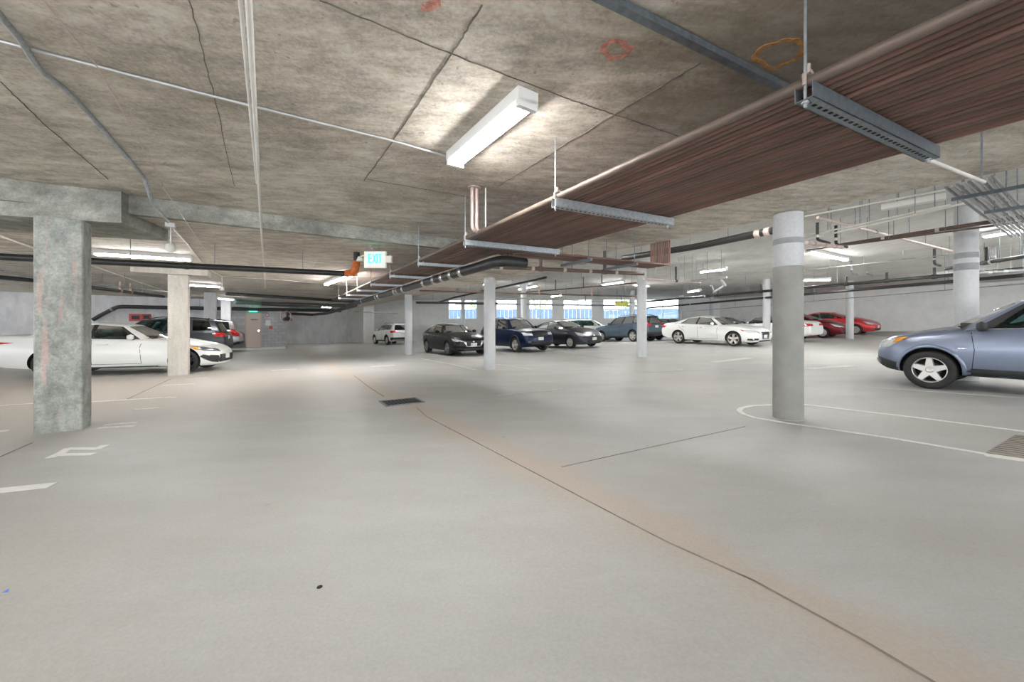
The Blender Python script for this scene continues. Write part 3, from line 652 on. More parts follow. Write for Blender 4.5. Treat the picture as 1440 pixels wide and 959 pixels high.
# unistrut on the soffit and the pale conduit beyond the first trapeze
a, b = on(832, -12, lambda x, y: zn(x, y)-.03), on(1131, 138, lambda x, y: zn(x, y)-.03)
m = MB(); d = (b-a).normalized(); b2 = b+d*.25; mid = (a+b2)/2; m.box(mid, ((b2-a).length, .045, .04), (d, d.cross(UP).normalized()*-1, UP)); tag(m.build('ceiling_strut', M['galv_dark']), 'long grey steel strut fixed across the near ceiling to the nearest trapeze', 'strut')
a, b = zp(1314, 228, 2.45), zp(1384, 256, 2.45); pipe('conduit', 'pale conduit running from the nearest trapeze to the conduit rack', 'conduit', [a-(b-a)*.15, b], .013, M['white_pipe'], (.95,))
m = MB(); a, b = on(1395, -8, lambda x, y: zn(x, y)-.05), on(1440, 28, lambda x, y: zn(x, y)-.05); d = (b-a).normalized(); mid = (a+b)/2; m.box(mid, ((b-a).length*1.6, .07, .06), (d, d.cross(UP).normalized()*-1, UP)); tag(m.build('ceiling_strut', M['galv_dark']), 'dark steel strut at the top right corner of the photo', 'strut')
# pale vertical drop with its flange
e = zp(664, 263, zn(-.5, 5)); zd_ = TZ+.12
jn = zp(695, 336, zd_)
dv = empty('drop_pipe', e, label='pair of pale pipes dropping from a ceiling flange to the brown pipe rack', cat='pipe')
for k, off in enumerate((0, .055)):
    o_ = tlat*off; m = MB(); q = Vector((e.x, e.y, zd_))+o_; m.tube(bend([e+o_, q, jn+o_+UP*(.0+.02*k)], .07), .022, 10); local(m.build('pipe_run', M['pinkish']), dv)
m = MB(); m.lathe([(.075, -.012), (.075, 0)], 20, 'Z', e+tlat*.027); local(m.build('flange', M['pinkish']), dv)
a = zp(683, 264, zn(-.4, 5)); pipe('hanger_rod', 'thin pale rod hanging beside the pair of drop pipes', 'rod', [a, (a.x, a.y, zd_)], .008, M['white_pipe'])
# --- ceiling conduits, left
dz = lambda k: (lambda x, y: zn(x, y)-k)
pipe('conduit', 'bent grey conduit at the upper left leading to the ceiling box', 'conduit', [on(u, v, dz(.03)) for u, v in [(-14, 3), (0, 22), (27, 53), (47, 85), (60, 102), (88, 122), (130, 165), (203, 250)]]+[on(213, 283, lambda x, y: zf(x, y)-.03), on(236, 312, lambda x, y: zf(x, y)-.03)], .018, M['galv'], bands=(.35, .52), bandmat=M['galv'])
pipe('wire_conduit', 'thin bent wire crossing the left ceiling', 'conduit', [on(u, v, dz(.06)) for u, v in [(56, -6), (138, 95), (227, 255)]]+[on(228, 262, lambda x, y: zf(x, y)-.05), on(286, 348, lambda x, y: zf(x, y)-.05), on(305, 366, lambda x, y: zf(x, y)-.04)], .0045, M['pinkish'])
pipe('conduit', 'straight grey conduit crossing the ceiling to the near tube light', 'conduit', [on(-12, 55, dz(.018)), on(300, 135.5, dz(.018)), on(560, 200, dz(.018)), on(634, 221, dz(.018))], .011, M['emt'])
a = [on(336, -8, dz(.12)), on(361, 262, dz(.12)), on(366, 318, lambda x, y: zf(x, y)-.05)]
pipe('sprinkler_pipe', 'pale pair pipe running down the left ceiling, right hand one', 'pipe', [on(349, -8, dz(.06)), on(364, 258, dz(.06)), on(368, 330, lambda x, y: zf(x, y)-.04), on(373, 405, lambda x, y: zf(x, y)-.04)], .016, M['white_pipe'], bands=(.62, .66), bandmat=M['copper'])
pipe('sprinkler_pipe', 'pale thinner pipe beside the right hand one on the left ceiling', 'pipe', [on(337, -8, dz(.04)), on(361, 258, dz(.04))], .010, M['white_pipe'])
pipe('conduit', 'pale conduit running back from the left edge behind the square columns', 'conduit', [on(u, v, lambda x, y: zf(x, y)-.06) for u, v in [(-10, 328), (50, 350), (130, 374), (234, 410)]], .016, M['white_pipe'])
pb_ = on(240, 317, lambda x, y: zf(x, y)-.03); je = empty('junction_box', pb_, label='small grey ceiling box with a hanging round sensor', cat='sensor')
m = MB(); m.box((0, 0, 0), (.11, .11, .06), (EE, DD, UP)); m.build('box', M['emt'], je); m = MB(); m.tube([(0, 0, -.02), (0, 0, -.27)], .008, 6); m.build('stem', M['white'], je)
m = MB(); m.lathe([(.0001, -.40), (.035, -.395), (.062, -.36), (.066, -.32), (.055, -.28), (.02, -.265), (.0001, -.265)], 16); m.build('sensor_head', M['cream'], je)
pipe('conduit', 'pale conduit running back from the ceiling sensor box', 'conduit', [pb_, on(262, 341, lambda x, y: zf(x, y)-.012), on(290, 376, lambda x, y: zf(x, y)-.012), on(312, 389, lambda x, y: zf(x, y)-.012)], .012, M['white_pipe'])
pb2 = on(312, 389, lambda x, y: zf(x, y)-.012); e = empty('sensor_pendant', pb2, label='white hanging sensor above the dark grey SUV', cat='sensor'); m = MB(); m.tube([(0, 0, 0), (0, 0, -.32)], .01, 6); m.build('stem', M['white'], e); m = MB(); m.lathe([(.0001, -.44), (.06, -.42), (.07, -.36), (.05, -.32), (.0001, -.31)], 14); m.build('sensor_head', M['white'], e)
pipe('conduit', 'pale conduit running right from the hanging white sensor', 'conduit', [pb2, on(372, 392, lambda x, y: zf(x, y)-.009), on(520, 403, lambda x, y: zf(x, y)-.009)], .012, M['white_pipe'])
# --- black drains
pipe('drain_pipe', 'black drain pipe crossing behind the left square columns to an orange elbow', 'pipe', [zp(-160, 347, 2.40), zp(0, 361, 2.40), zp(490, 385, 2.40)], .055, M['black_pipe'], (.15, .42, .62, .86), (.25, .55), bandmat=M['black_pipe'])
q = zp(497, 383, 2.40); e = empty('pipe_elbow', q, label='orange pipe elbow with a black collar at the end of the black drain', cat='pipe fitting')
a = zp(488, 385, 2.40); m = MB(); m.tube(bend([a, q+EE*.02, q+EE*.06+UP*.22], .09), .075, 12); local(m.build('elbow', M['orange']), e); m = MB(); m.tube([q+EE*.06+UP*.22, (q.x+EE.x*.06, q.y+EE.y*.06, zf(q.x, q.y))], .062, 12); local(m.build('collar', M['black_pipe']), e)
a, b = zp(704, 366.5, 2.20), zp(487, 430, 2.20)
pipe('drain_pipe', 'thick black iron pipe with steel bands under the brown pipe rack', 'pipe', [a+EE*.4, a, b, b-EE*3+DD*.2], .075, M['black_pipe'], (.3, .5, .7), (.10, .125, .15, .175, .21, .30, .33, .345, .45, .47, .60), seg=16)
pipe('drain_pipe', 'dark pipe across the left ceiling below the black drain', 'pipe', [zp(318, 413, 2.42), zp(505, 424.5, 2.42)], .06, M['black_pipe'], (.2, .5, .8))
pipe('drain_pipe', 'black pipe along the left wall above the parked SUVs', 'pipe', [zp(131, 449.5, 1.70), zp(142, 443, 1.95), zp(166, 431, 2.40), zp(340, 434.5, 2.40), zp(480, 437, 2.40)], .10, M['black_pipe'], (.4, .6, .8), (.1, .3), bandmat=M['galv_dark'])
pipe('drain_pipe', 'black pipe low in front of the grey alcove wall', 'pipe', [zp(407, 441, 2.2), zp(440, 442.5, 2.2), zp(460, 440.5, 2.2), zp(500, 429, 2.25)], .09, M['black_pipe'], (.1, .5))
pipe('service_pipe', 'grey green pipe below the left ceiling near the far exit', 'pipe', [zp(330, 424, 2.45), zp(415, 430, 2.45), zp(452, 431, 2.45)], .10, M['green_pipe'], (.3, .7))
pv = zp(404, 448, 1.75); e = empty('pipe_valve', pv, label='dark valve hanging at the left end of the black alcove pipe', cat='valve'); m = MB(); m.tube([(0, 0, .45), (0, 0, 0)], .06, 8); m.lathe([(.2, -.12), (.22, -.06), (.22, .0), (.12, .08)], 12); m.build('valve_body', M['black_pipe'], e); m = MB(); m.tube([Vector((.28*math.cos(R(30*i)), -.1, .1+.28*math.sin(R(30*i)))) for i in range(13)], .03, 6, cap=False); m.build('hand_wheel', M['copper'], e)
pipe('sprinkler_pipe', 'pale thin pipe in front of the far concrete wall', 'pipe', [zp(500, 438, 2.4), zp(560, 441, 2.4)], .04, M['steel_grey'])
pipe('service_pipe', 'dark pipe along the top of the far wall left of the windows', 'pipe', [zp(585, 425.5, 2.62), zp(700, 426.5, 2.62)], .055, M['black_pipe'], (.2, .6))
pipe('service_pipe', 'thin dark pipe at the far left above the boxes', 'pipe', [zp(-20, 377, 2.5), zp(50, 390, 2.5), zp(240, 411, 2.5)], .03, M['steel_grey'], (.3, .7))
pipe('service_pipe', 'dark pipe at the left edge over the concrete wall', 'pipe', [zp(-20, 388, 2.45), zp(55, 395, 2.45), zp(230, 417, 2.45)], .05, M['black_pipe'], (.2, .5, .8), drops=((.3, .3, .025, M['copper']), (.62, .3, .025, M['copper']), (.7, .3, .025, M['copper'])))
# --- brown and black services in the centre and right
pipe('service_pipe', 'brown sprinkler main right of the slim black pipe', 'pipe', [zp(690, 375, 2.35), zp(790, 379.5, 2.35), zp(905, 385, 2.35)], .035, M['brown'], (.2, .5, .8), (.06, .25, .45, .62, .8), bandmat=M['pinkish'], drops=((.3, .4, .03, M['brown']), (.72, .4, .03, M['brown'])))
pipe('drain_pipe', 'long black pipe rising to the right towards the near round column', 'pipe', [zp(876, 363, 3.15), zp(977, 347, 3.15), zp(1088, 324, 3.15)], .075, M['black_pipe'], (.15, .5, .75), (.92, .97), bandmat=M['pinkish'])
pipe('sprinkler_pipe', 'black pipe high over the navy SUV', 'pipe', [zp(617, 425, 2.7), zp(640, 418, 3.0), zp(700, 405, 3.3), zp(768, 390, 3.5)], .05, M['black_pipe'], (.4, .7))
for i, (p0, p1, z, r_, mt, lab, dr) in enumerate([
    ((590, 409), (900, 417), 2.7, .035, 'brown', 'brown pipe crossing above the black hatchback and the navy SUV', ((.15, .25, .03, 'brown'), (.5, .3, .02, 'copper'), (.75, .3, .02, 'copper'))),
    ((740, 411), (905, 397), 3.2, .03, 'brown', 'thin brown pipe above the charcoal hatchback', ((.3, .5, .025, 'brown'), (.55, .5, .025, 'brown'), (.7, .5, .025, 'black_pipe'))),
    ((640, 427), (905, 430), 2.95, .06, 'steel_grey', 'grey pipe across the tops of the far windows', ()),
    ((700, 418), (890, 426), 2.9, .025, 'steel_grey', 'thin grey pipe just above the far windows', ((.4, .4, .02, 'copper'), (.6, .4, .03, 'brown'), (.9, .4, .02, 'black_pipe'))),
    ((908, 424), (1440, 378), 3.0, .06, 'black_pipe', 'upper of two long black pipes high along the right wall', ((.35, .35, .03, 'black_pipe'), (.5, .35, .03, 'black_pipe'), (.72, .3, .04, 'black_pipe'), (.8, .3, .04, 'black_pipe'), (.88, .3, .04, 'black_pipe'))),
    ((900, 434), (1440, 387), 2.85, .06, 'black_pipe', 'lower of two long black pipes high along the right wall', ()),
    ((930, 441), (1440, 399), 2.62, .018, 'steel_grey', 'thin cable line along the right wall below the black pipes', ()),
    ((905, 392), (985, 397.5), 2.9, .035, 'pinkish', 'pinkish copper pipe left of the bright hanging light', ((.55, .5, .03, 'black_pipe'),)),
    ((940, 400), (1022, 390), 2.9, .04, 'emt', 'bent pale pipe under the bright hanging light', ()),
    ((1132, 304), (1334, 266), 3.6, .018, 'white_pipe', 'upper pale conduit right of the near round column', ()),
    ((1132, 332), (1336, 288), 3.35, .018, 'white_pipe', 'middle pale conduit right of the near round column', ()),
    ((1132, 337), (1384, 280), 3.3, .02, 'white_pipe', 'lower pale conduit ending at the conduit rack', ()),
    ((1150, 306), (1346, 355), 3.45, .028, 'pinkish', 'pinkish pipe crossing the upper ceiling between the two round columns', ((.33, .05, .02, 'galv_dark'),)),
    ((1178, 345), (1445, 304), 3.3, .04, 'brown', 'brown pipe running to the right edge behind the tall column', ()),
    ((1134, 352), (1445, 311), 3.2, .018, 'brown_grey', 'thin brown line under the brown pipe at the right', ()),
    ((1132, 380), (1345, 357), 3.55, .014, 'steel_grey', 'thin dark line across the upper right ceiling', ()),
    ((1330, 378), (1445, 360), 3.0, .05, 'black_pipe', 'short dark pipe right of the tall column', ((.35, .45, .05, 'steel_grey'), (.55, .4, .05, 'black_pipe'))),
    ((1370, 384), (1445, 380), 2.95, .06, 'steel_grey', 'grey duct pipe at the right edge above the SUV', ())]):
    a, b = zp(*p0, z), zp(*p1, z)
    pipe('service_pipe', lab, 'pipe', [a, b], r_, M[mt], (.2, .45, .7, .92), drops=[(t, h, q_, M[c_]) for t, h, q_, c_ in dr], bands=(.3, .6) if r_ > .03 else ())
pipe('conduit', 'looped pale pipe hanging beside the bright hanging light', 'pipe', [zp(1000, 402, 2.9), zp(1004, 411, 2.7), zp(1020, 401, 2.8), zp(1014, 394, 2.95)], .045, M['emt'])
for i, (u, v0_, v1, r_, lab) in enumerate([(1149.5, 313, 337, .035, 'black dropper pipe next to the near round column'), (1175.5, 317, 343, .035, 'black dropper pipe second from the near round column'), (1197.5, 367, 384, .05, 'grey dropper pipe under the upper right ceiling'), (1219.5, 373, 385, .04, 'dark dropper pipe right of the grey dropper'), (1314, 350, 371, .045, 'dark dropper pipe left of the tall column'), (1397, 347, 366, .06, 'grey dropper pipe right of the tall column')]):
    z1 = {0: 3.5, 1: 3.5}.get(i, ZH-.02); a = zp(u, v0_, z1); zb_ = CH+(V0-v1)/F*a.y
    d_ = EE*.45-DD*.05
    e = pipe('dropper_pipe', lab, 'pipe', [a, (a.x, a.y, zb_), Vector((a.x, a.y, zb_))+d_-UP*.03], r_*.8, M['black_pipe'] if 'grey' not in lab else M['steel_grey'], bands=(.35,), bandmat=M['band'])
pipe('service_pipe', 'copper manifold under the black droppers by the near round column', 'pipe', [zp(1134, 341, 3.0), zp(1184, 348, 3.0)], .04, M['pinkish'], bands=(.2, .5, .8), bandmat=M['copper'])
# conduit rack at the right edge
GC = 'grey conduits on the rack at the right edge'
for i in range(9):
    u, v = 1330+i*8.2, 263.5-i*2.0; a = zp(u, v, 3.12); b = a+EE*5.2+UP*.0
    pipe('rack_conduit', 'grey conduit lying on the dark rack struts at the right edge', 'conduit', [a, b], .017, M['emt'] if i % 2 else M['steel_grey'], group=GC, seg=8)
for k, (p0, p1, lab) in enumerate([((1338, 281), (1452, 259.5), 'dark strut nearer under the grey conduit rack'), ((1384, 299), (1452, 289), 'dark strut farther under the grey conduit rack')]):
    a, b = zp(*p0, 3.07), zp(*p1, 3.07); d = (b-a).normalized(); e = empty('rack_strut', a, label=lab, cat='strut'); m = MB(); mid = (a+b)/2; m.box(mid, ((b-a).length, .045, .045), (d, d.cross(UP)*-1, UP)); local(m.build('channel', M['galv_dark']), e); rods(e, [a+d*.1, a+d*(b-a).length*.7], r=.007)
m = MB(); a = zp(1240, 292, 3.55); b = zp(1330, 276, 3.55); d = (b-a).normalized(); m.box((a+b)/2, ((b-a).length, .16, .10), (d, d.cross(UP)*-1, UP)); e = tag(m.build('cable_duct', M['white']), 'pale box duct beside the conduits right of the near round column', 'duct')
# EXIT sign with emergency heads
es = on(528, 347, lambda x, y: zf(x, y)-.02); f0 = es.y
k_ = f0/F; e = empty('exit_sign', es, AX*.0, 'white lit EXIT sign with green letters and emergency lamps on the ceiling', 'sign')
sc = k_; cx = 0; W_, H_ = 30*sc, 23*sc; zc_ = -(365.5-347)*sc
m = MB(); m.box((0, 0, zc_), (W_, .07, H_)); m.build('sign_box', emit('exit_face', (.80, .80, .74), .12), e)
m = MB(); m.box((0, 0, -.01), (10*sc, .08, 4*sc)); m.box((0, 0, zc_/2+.0), (5*sc, .05, -zc_-H_/2+.04)); m.build('bracket', M['chrome'], e)
m = MB(); lh = 13*sc; t_ = 1.7*sc; x0 = -8.5*sc; zb_ = zc_-lh/2+1.5*sc; yy = -.038
def stroke(x1, z1, x2, z2): 
    a_, b_ = Vector((x1, yy, z1)), Vector((x2, yy, z2)); d_ = (b_-a_); l_ = d_.length; d_.normalize(); m.box((a_+b_)/2, (l_, t_, .006), (d_, Vector((-d_.z, 0, d_.x)), Vector((0, 1, 0))))
lw = 4.2*sc; gp = 6.0*sc; h2 = t_/2
stroke(x0, zb_, x0, zb_+lh); [stroke(x0-h2, z_, x0+lw, z_) for z_ in (zb_+h2, zb_+lh/2, zb_+lh-h2)]
x1 = x0+gp; stroke(x1, zb_, x1+lw, zb_+lh); stroke(x1, zb_+lh, x1+lw, zb_)
x1 = x0+gp*1.85; stroke(x1+h2, zb_, x1+h2, zb_+lh)
x1 = x0+gp*2.3; stroke(x1, zb_+lh-h2, x1+lw, zb_+lh-h2); stroke(x1+lw/2, zb_, x1+lw/2, zb_+lh)
m.build('letters', M['exit_green'], e)
m = MB(); m.box((W_/2+4*sc, 0, zc_+.5*sc), (8*sc, .08, 9.5*sc)); m.build('battery_box', M['cream'], e)
m = MB(); m.tube([(-W_/2, 0, zc_+7*sc), (-W_/2-7*sc, 0, zc_+4*sc)], .012, 6); m.lathe([(2.2*sc, 4*sc), (3.2*sc, 2*sc), (5*sc, -2.2*sc), (.001, -2.2*sc)], 14, 'Z', (-W_/2-7*sc, 0, zc_+.6*sc)); m.build('lamp_head', M['cream'], e)
# yellow clearance sign far off, far green exit
p = at(874, 427, 25.7); ye = empty('hanging_sign', p, label='yellow sign hanging far off above the slate blue SUV', cat='sign'); m = MB(); m.box((0, 0, 0), (.85, .05, .36)); m.build('panel', M['yellow'], ye)
for s in (-.3, .3): m = MB(); m.tube([(s, 0, .18), (s, 0, ZH-p.z)], .012, 6); m.build('hanger_rod', M['galv_dark'], ye)
# ------------------------------------------------------------------ cars
def interp(tab, s):
    if s <= tab[0][0]: return tab[0][1]
    for (a, x), (b, y) in zip(tab, tab[1:]):
        if s <= b:
            t = (s-a)/(b-a) if b > a else 0
            return x+(y-x)*t
    return tab[-1][1]
def smooth_tab(tab, n=90):      # monotone-ish resampling with a short blur so profiles read as curves
    s0, s1 = tab[0][0], tab[-1][0]; xs = [s0+(s1-s0)*i/n for i in range(n+1)]; out = []
    d = (s1-s0)*.012
    for x in xs:
        k = [(-2, 1), (-1, 2), (0, 3), (1, 2), (2, 1)]
        out.append((x, sum(interp(tab, x+j*d)*w_ for j, w_ in k)/9))
    out[0] = (s0, tab[0][1]); out[-1] = (s1, tab[-1][1])
    return out
def wheel_mesh(Rr, tw, style, mat_rim):
    rim = Rr*style.get('rim', .68); t = MB()
    h = tw/2
    prof = [(rim*.97, -h*.85), (rim+.01, -h), (Rr*.93, -h*1.02), (Rr*.985, -h*.84), (Rr, -h*.6), (Rr, h*.6), (Rr*.985, h*.84), (Rr*.93, h*1.02), (rim+.01, h), (rim*.97, h*.85)]
    t.lathe(prof, 36, 'Y', closed=True)
    tm = t.mesh('wheel', M['tyre'])
    r = MB()
    r.lathe([(rim*.98, h*.86), (rim*1.0, h*.98), (rim*.955, h*1.0), (rim*.93, h*.86), (rim*.90, -h*.5), (rim*.90, -h*.8), (rim*.98, -h*.8)], 36, 'Y', closed=True)
    r.lathe([(0.0001, h*.2), (rim*.62, h*.2), (rim*.62, h*.1), (.0001, h*.1)], 24, 'Y', mi=1, closed=True)
    r.lathe([(0.0001, -h*.3), (rim*.9, -h*.3), (rim*.9, -h*.4), (.0001, -h*.4)], 24, 'Y', mi=2, closed=True)
    n = style.get('n', 5); wi = style.get('wi', .085); wo = style.get('wo', .055); yo = h*.86; yi = h*style.get('dish', .82)
    hub = rim*.24
    pair = style.get('pair', 0.0)
    for k in range(n):
        for sgn in ((-1, 1) if pair else (0,)):
            a0 = 2*PI*k/n+PI/2; a1 = a0+sgn*pair
            c0, s0, c1, s1 = math.cos(a0), math.sin(a0), math.cos(a1), math.sin(a1)
            p0 = Vector((c0*hub*.5, 0, s0*hub*.5)); p1 = Vector((c1*rim*.955, 0, s1*rim*.955))
            d = (p1-p0).normalized(); q = Vector((-d.z, 0, d.x)); vs = []
            for (p, ww, y) in ((p0, wi, yi), (p1, wo, yo)):
                for (sx, yy, k2) in ((-1, y-.035, 1), (1, y-.035, 1), (1, y, .8), (-1, y, .8)):
                    vs.append(p+q*(sx*ww/2*k2)+Vector((0, yy, 0)))
            r.add(vs, [(0, 3, 2, 1), (4, 5, 6, 7), (0, 1, 5, 4), (1, 2, 6, 5), (2, 3, 7, 6), (3, 0, 4, 7)])
    r.lathe([(hub, yi-.05), (hub, yi), (hub*.7, yi+.012), (hub*.45, yi+.006), (.0001, yi+.006)], 24, 'Y')
    if style.get('cover'):
        r.lathe([(rim*.6, h*.75), (rim*.93, h*.82), (rim*.93, h*.75)], 30, 'Y', closed=True)
    rm = r.mesh('rim', [mat_rim, M['disc'], M['arch']])
    return tm, rm
def build_car(name, sp):
    L, W, H = sp['L'], sp['W'], sp['H']; hw = W/2; sf = sp['sf']; sr = sf+sp['wb']; Rr = sp['R']
    zt = smooth_tab(sp['zt']); zb = smooth_tab(sp['zb']); wt = smooth_tab(sp['w'], 140); crown = smooth_tab(sp['crown'])
    pm = sp['paint']; X = lambda s: L/2-s
    root = empty(name)
    tuck = sp.get('tuck', .90)
    # ---- lower body: closed loft of cross sections
    ss = [0, .015, .04, .08, .14, .22, .32]+[.32+(L-.64)*i/46 for i in range(1, 46)]+[L-.32, L-.22, L-.14, L-.08, L-.04, L-.015, L]
    nose = sp.get('nose', .5); rk = sp.get('rake', .30); rr_ = sp.get('rrake', .22); tail = sp.get('tail', .55)
    NP = None; rings = []
    def section(s):
        w_ = interp(wt, s)*hw; a = interp(zb, s); t = interp(zt, s); c = interp(crown, s); h = t-a
        half = [(0, a), (w_*.78, a), (w_*.91, a+.02), (w_*.965, a+.08*h+.02), (w_*.99, a+.28*h), (w_, a+.5*h), (w_*.992, a+.70*h), (w_*.975, a+.80*h), (w_*.955, a+.90*h), (w_*(tuck+.03), a+.97*h), (w_*tuck, t), (w_*tuck*.8, t+c*.45), (w_*tuck*.45, t+c*.85), (0, t+c)]
        pts = []
        for (y, z) in half:
            ff = max(0, 1-s/.9); fr = max(0, 1-(L-s)/.8)
            dz = (z-nose); sh = rk*(dz*dz*(1.6 if dz > 0 else .8))*ff**1.5*2
            dz2 = (z-tail); sh2 = rr_*(dz2*dz2*(1.4 if dz2 > 0 else .9))*fr**1.5*2
            pts.append((s+sh-sh2, y, z))
        return pts
    vs = []; nh = 14
    for s in ss:
        hp = section(s)
        ring = [(X(p[0]), p[1], p[2]) for p in hp]+[(X(p[0]), -p[1], p[2]) for p in hp[-2:0:-1]]
        vs += ring
    n = 2*nh-2; fs = []
    for i in range(len(ss)-1):
        for j in range(n): fs.append((i*n+j, (i+1)*n+j, (i+1)*n+(j+1) % n, i*n+(j+1) % n))
    lb = MB(); lb.add(vs, fs, 0, True); lb.add(vs[:n], [tuple(range(n))], 0, True); k = (len(ss)-1)*n
    lb.add(vs[k:k+n], [tuple(range(n))[::-1]], 0, True)
    me = lb.mesh('body', [pm, M['arch']])
    bm = bmesh.new(); bm.from_mesh(me); bmesh.ops.remove_doubles(bm, verts=bm.verts, dist=1e-5); bmesh.ops.recalc_face_normals(bm, faces=bm.faces); bm.to_mesh(me); bm.free()
    body = bpy.data.objects.new('body', me); C.objects.link(body)
    cut = MB(); ra = Rr+sp.get('archgap', .045)
    for s in (sf, sr):
        for sy in (-1, 1):
            cut.lathe([(ra, hw-.30), (ra, hw+.2)], 40, 'Y', (X(s), 0, Rr+.015), 1, smooth=True) if sy > 0 else cut.lathe([(ra, -hw-.2), (ra, -hw+.30)], 40, 'Y', (X(s), 0, Rr+.015), 1)
    cm = cut.mesh('cut', [pm, M['arch']])
    bm = bmesh.new(); bm.from_mesh(cm); bmesh.ops.remove_doubles(bm, verts=bm.verts, dist=1e-5); bmesh.ops.recalc_face_normals(bm, faces=bm.faces); bm.to_mesh(cm); bm.free()
    co = bpy.data.objects.new('cut', cm); C.objects.link(co)
    md = body.modifiers.new('b', 'BOOLEAN'); md.operation = 'DIFFERENCE'; md.object = co; md.solver = 'EXACT'
    dg = bpy.context.evaluated_depsgraph_get(); dg.update()
    nm = bpy.data.meshes.new_from_object(body.evaluated_get(dg)); body.modifiers.clear(); 
    bpy.data.objects.remove(co); bpy.data.meshes.remove(cm)
    # ---- greenhouse
    def deck(s, y):
        w_ = interp(wt, s)*hw*tuck; t = interp(zt, s); c = interp(crown, s); q = min(1, abs(y)/max(w_, .01))
        return t+c*(1-q*q)
    g = sp['g']; nw = 5
    wb = lambda s: interp(wt, s)*hw*tuck-.012
    def rail(t): # t 0..1 front->rear along roof rail
        s = g['rf']+(g['rr']-g['rf'])*t; z = interp(g['rz'], t); wr = interp(g['rw'], t); return s, wr, z
    cols = g['cols']            # (t_base, t_rail, kind of the pane between this column and the next)
    base_s = lambda t: g['bA']+(g['bC']-g['bA'])*t
    sideB = []; sideT = []
    for c in cols:
        s = base_s(c[0]); y = wb(s); sideB.append(Vector((X(s), y, interp(zt, s)-.012)))
        s2, y2, z2 = rail(c[1]); sideT.append(Vector((X(s2), y2, z2)))
    def endline(p_side, s_mid, zfun, k): # across from centre to the side point, curved in plan
        out = []
        for i in range(nw):
            q = i/nw; y = p_side.y*q; x = X(s_mid)+(p_side.x-X(s_mid))*q**2.4
            out.append(Vector((x, y, zfun(y, q))))
        return out
    zc = g.get('crown', .035)
    zA = sideB[0].z; zAt = sideT[0].z; zC = sideB[-1].z; zCt = sideT[-1].z
    fB = endline(sideB[0], g['ws'], lambda y, q: deck(g['ws'], y)*(1-q**2)+zA*q**2-.01, 0)
    fT = endline(sideT[0], g['rf']-g.get('fcurve', .05), lambda y, q: zAt+zc*(1-q*q), 0)
    rB = endline(sideB[-1], g['rs'], lambda y, q: deck(g['rs'], y)*(1-q**2)+zC*q**2-.01, 0)
    rT = endline(sideT[-1], g['rr']+g.get('rcurve', .05), lambda y, q: zCt+zc*(1-q*q), 0)
    rows = [0, .06, .25, .5, .75, g.get('top', .93), 1.0]
    groups = {}
    def put(key, quad, mir):
        q = [v.copy() for v in quad]
        if mir:
            for v in q: v.y = -v.y
            q = q[::-1]
        mbx = groups.setdefault(key, MB()); mbx.add(q, [(0, 1, 2, 3)], 0, True)
    bul = g.get('bulge', .02)
    def P(b, t, r, out):
        return b.lerp(t, r)+out*(bul*4*r*(1-r))
    OY = Vector((0, 1, 0)); FX = Vector((1, 0, 0.3)); RX = Vector((-1, 0, .3))
    for mir in (False, True):
        sd_ = 'R' if mir else 'L'
        for i in range(len(cols)-1):
            kind = cols[i][2]
            for r0, r1 in zip(rows, rows[1:]):
                gl = kind in ('glass', 'dark') and r0 >= .05 and r1 <= rows[-2]+1e-6
                key = ('side_'+kind+str(i)+sd_) if gl else ('cabin' if kind != 'black' or r0 < .05 or r1 > rows[-2]+1e-6 else 'pillar'+str(i)+sd_)
                put(key, [P(sideB[i], sideT[i], r0, OY), P(sideB[i], sideT[i], r1, OY), P(sideB[i+1], sideT[i+1], r1, OY), P(sideB[i+1], sideT[i+1], r0, OY)], mir)
        for (lb_, lt_, o_, key0, sgn) in ((fB+[sideB[0]], fT+[sideT[0]], FX, 'windshield', 1), (rB+[sideB[-1]], rT+[sideT[-1]], RX, 'rear_window', -1)):
            for i in range(nw):
                for r0, r1 in zip(rows, rows[1:]):
                    gl = i < nw-1 and r1 <= rows[-2]+1e-6 and (sgn > 0 or r0 >= .05)
                    oo = lambda q: o_*(1-q)+OY*q
                    b0, b1 = oo(i/nw), oo((i+1)/nw)
                    q = [P(lb_[i], lt_[i], r0, b0), P(lb_[i], lt_[i], r1, b0), P(lb_[i+1], lt_[i+1], r1, b1), P(lb_[i+1], lt_[i+1], r0, b1)]
                    if sgn < 0: q = q[::-1]
                    put(key0 if gl else 'cabin', q, mir)
        # roof half: rows along the car, columns across
        line = []
        line.append(fT+[sideT[0]])
        for i in range(1, len(cols)-1):
            p = sideT[i]; line.append([Vector((p.x, p.y*q/nw, p.z+zc*(1-(q/nw)**2))) for q in range(nw+1)])
        line.append(rT+[sideT[-1]])
        for a, b_ in zip(line, line[1:]):
            for q in range(nw): put('roof_dark' if g.get('roofglass') else 'cabin', [a[q], b_[q], b_[q+1], a[q+1]][::-1], mir)
    bm = bmesh.new(); bm.from_mesh(nm)
    cab = groups.pop('cabin').mesh('cab', [pm]); bm.from_mesh(cab); bpy.data.meshes.remove(cab)
    bmesh.ops.remove_doubles(bm, verts=bm.verts, dist=2e-4)
    bm.to_mesh(nm); bm.free()
    try: nm.set_sharp_from_angle(angle=R(38))
    except Exception: pass
    body.data = nm; body.parent = root
    def weld(o, outward=True):
        bm = bmesh.new(); bm.from_mesh(o.data); bmesh.ops.remove_doubles(bm, verts=bm.verts, dist=2e-4); bm.to_mesh(o.data); bm.free()
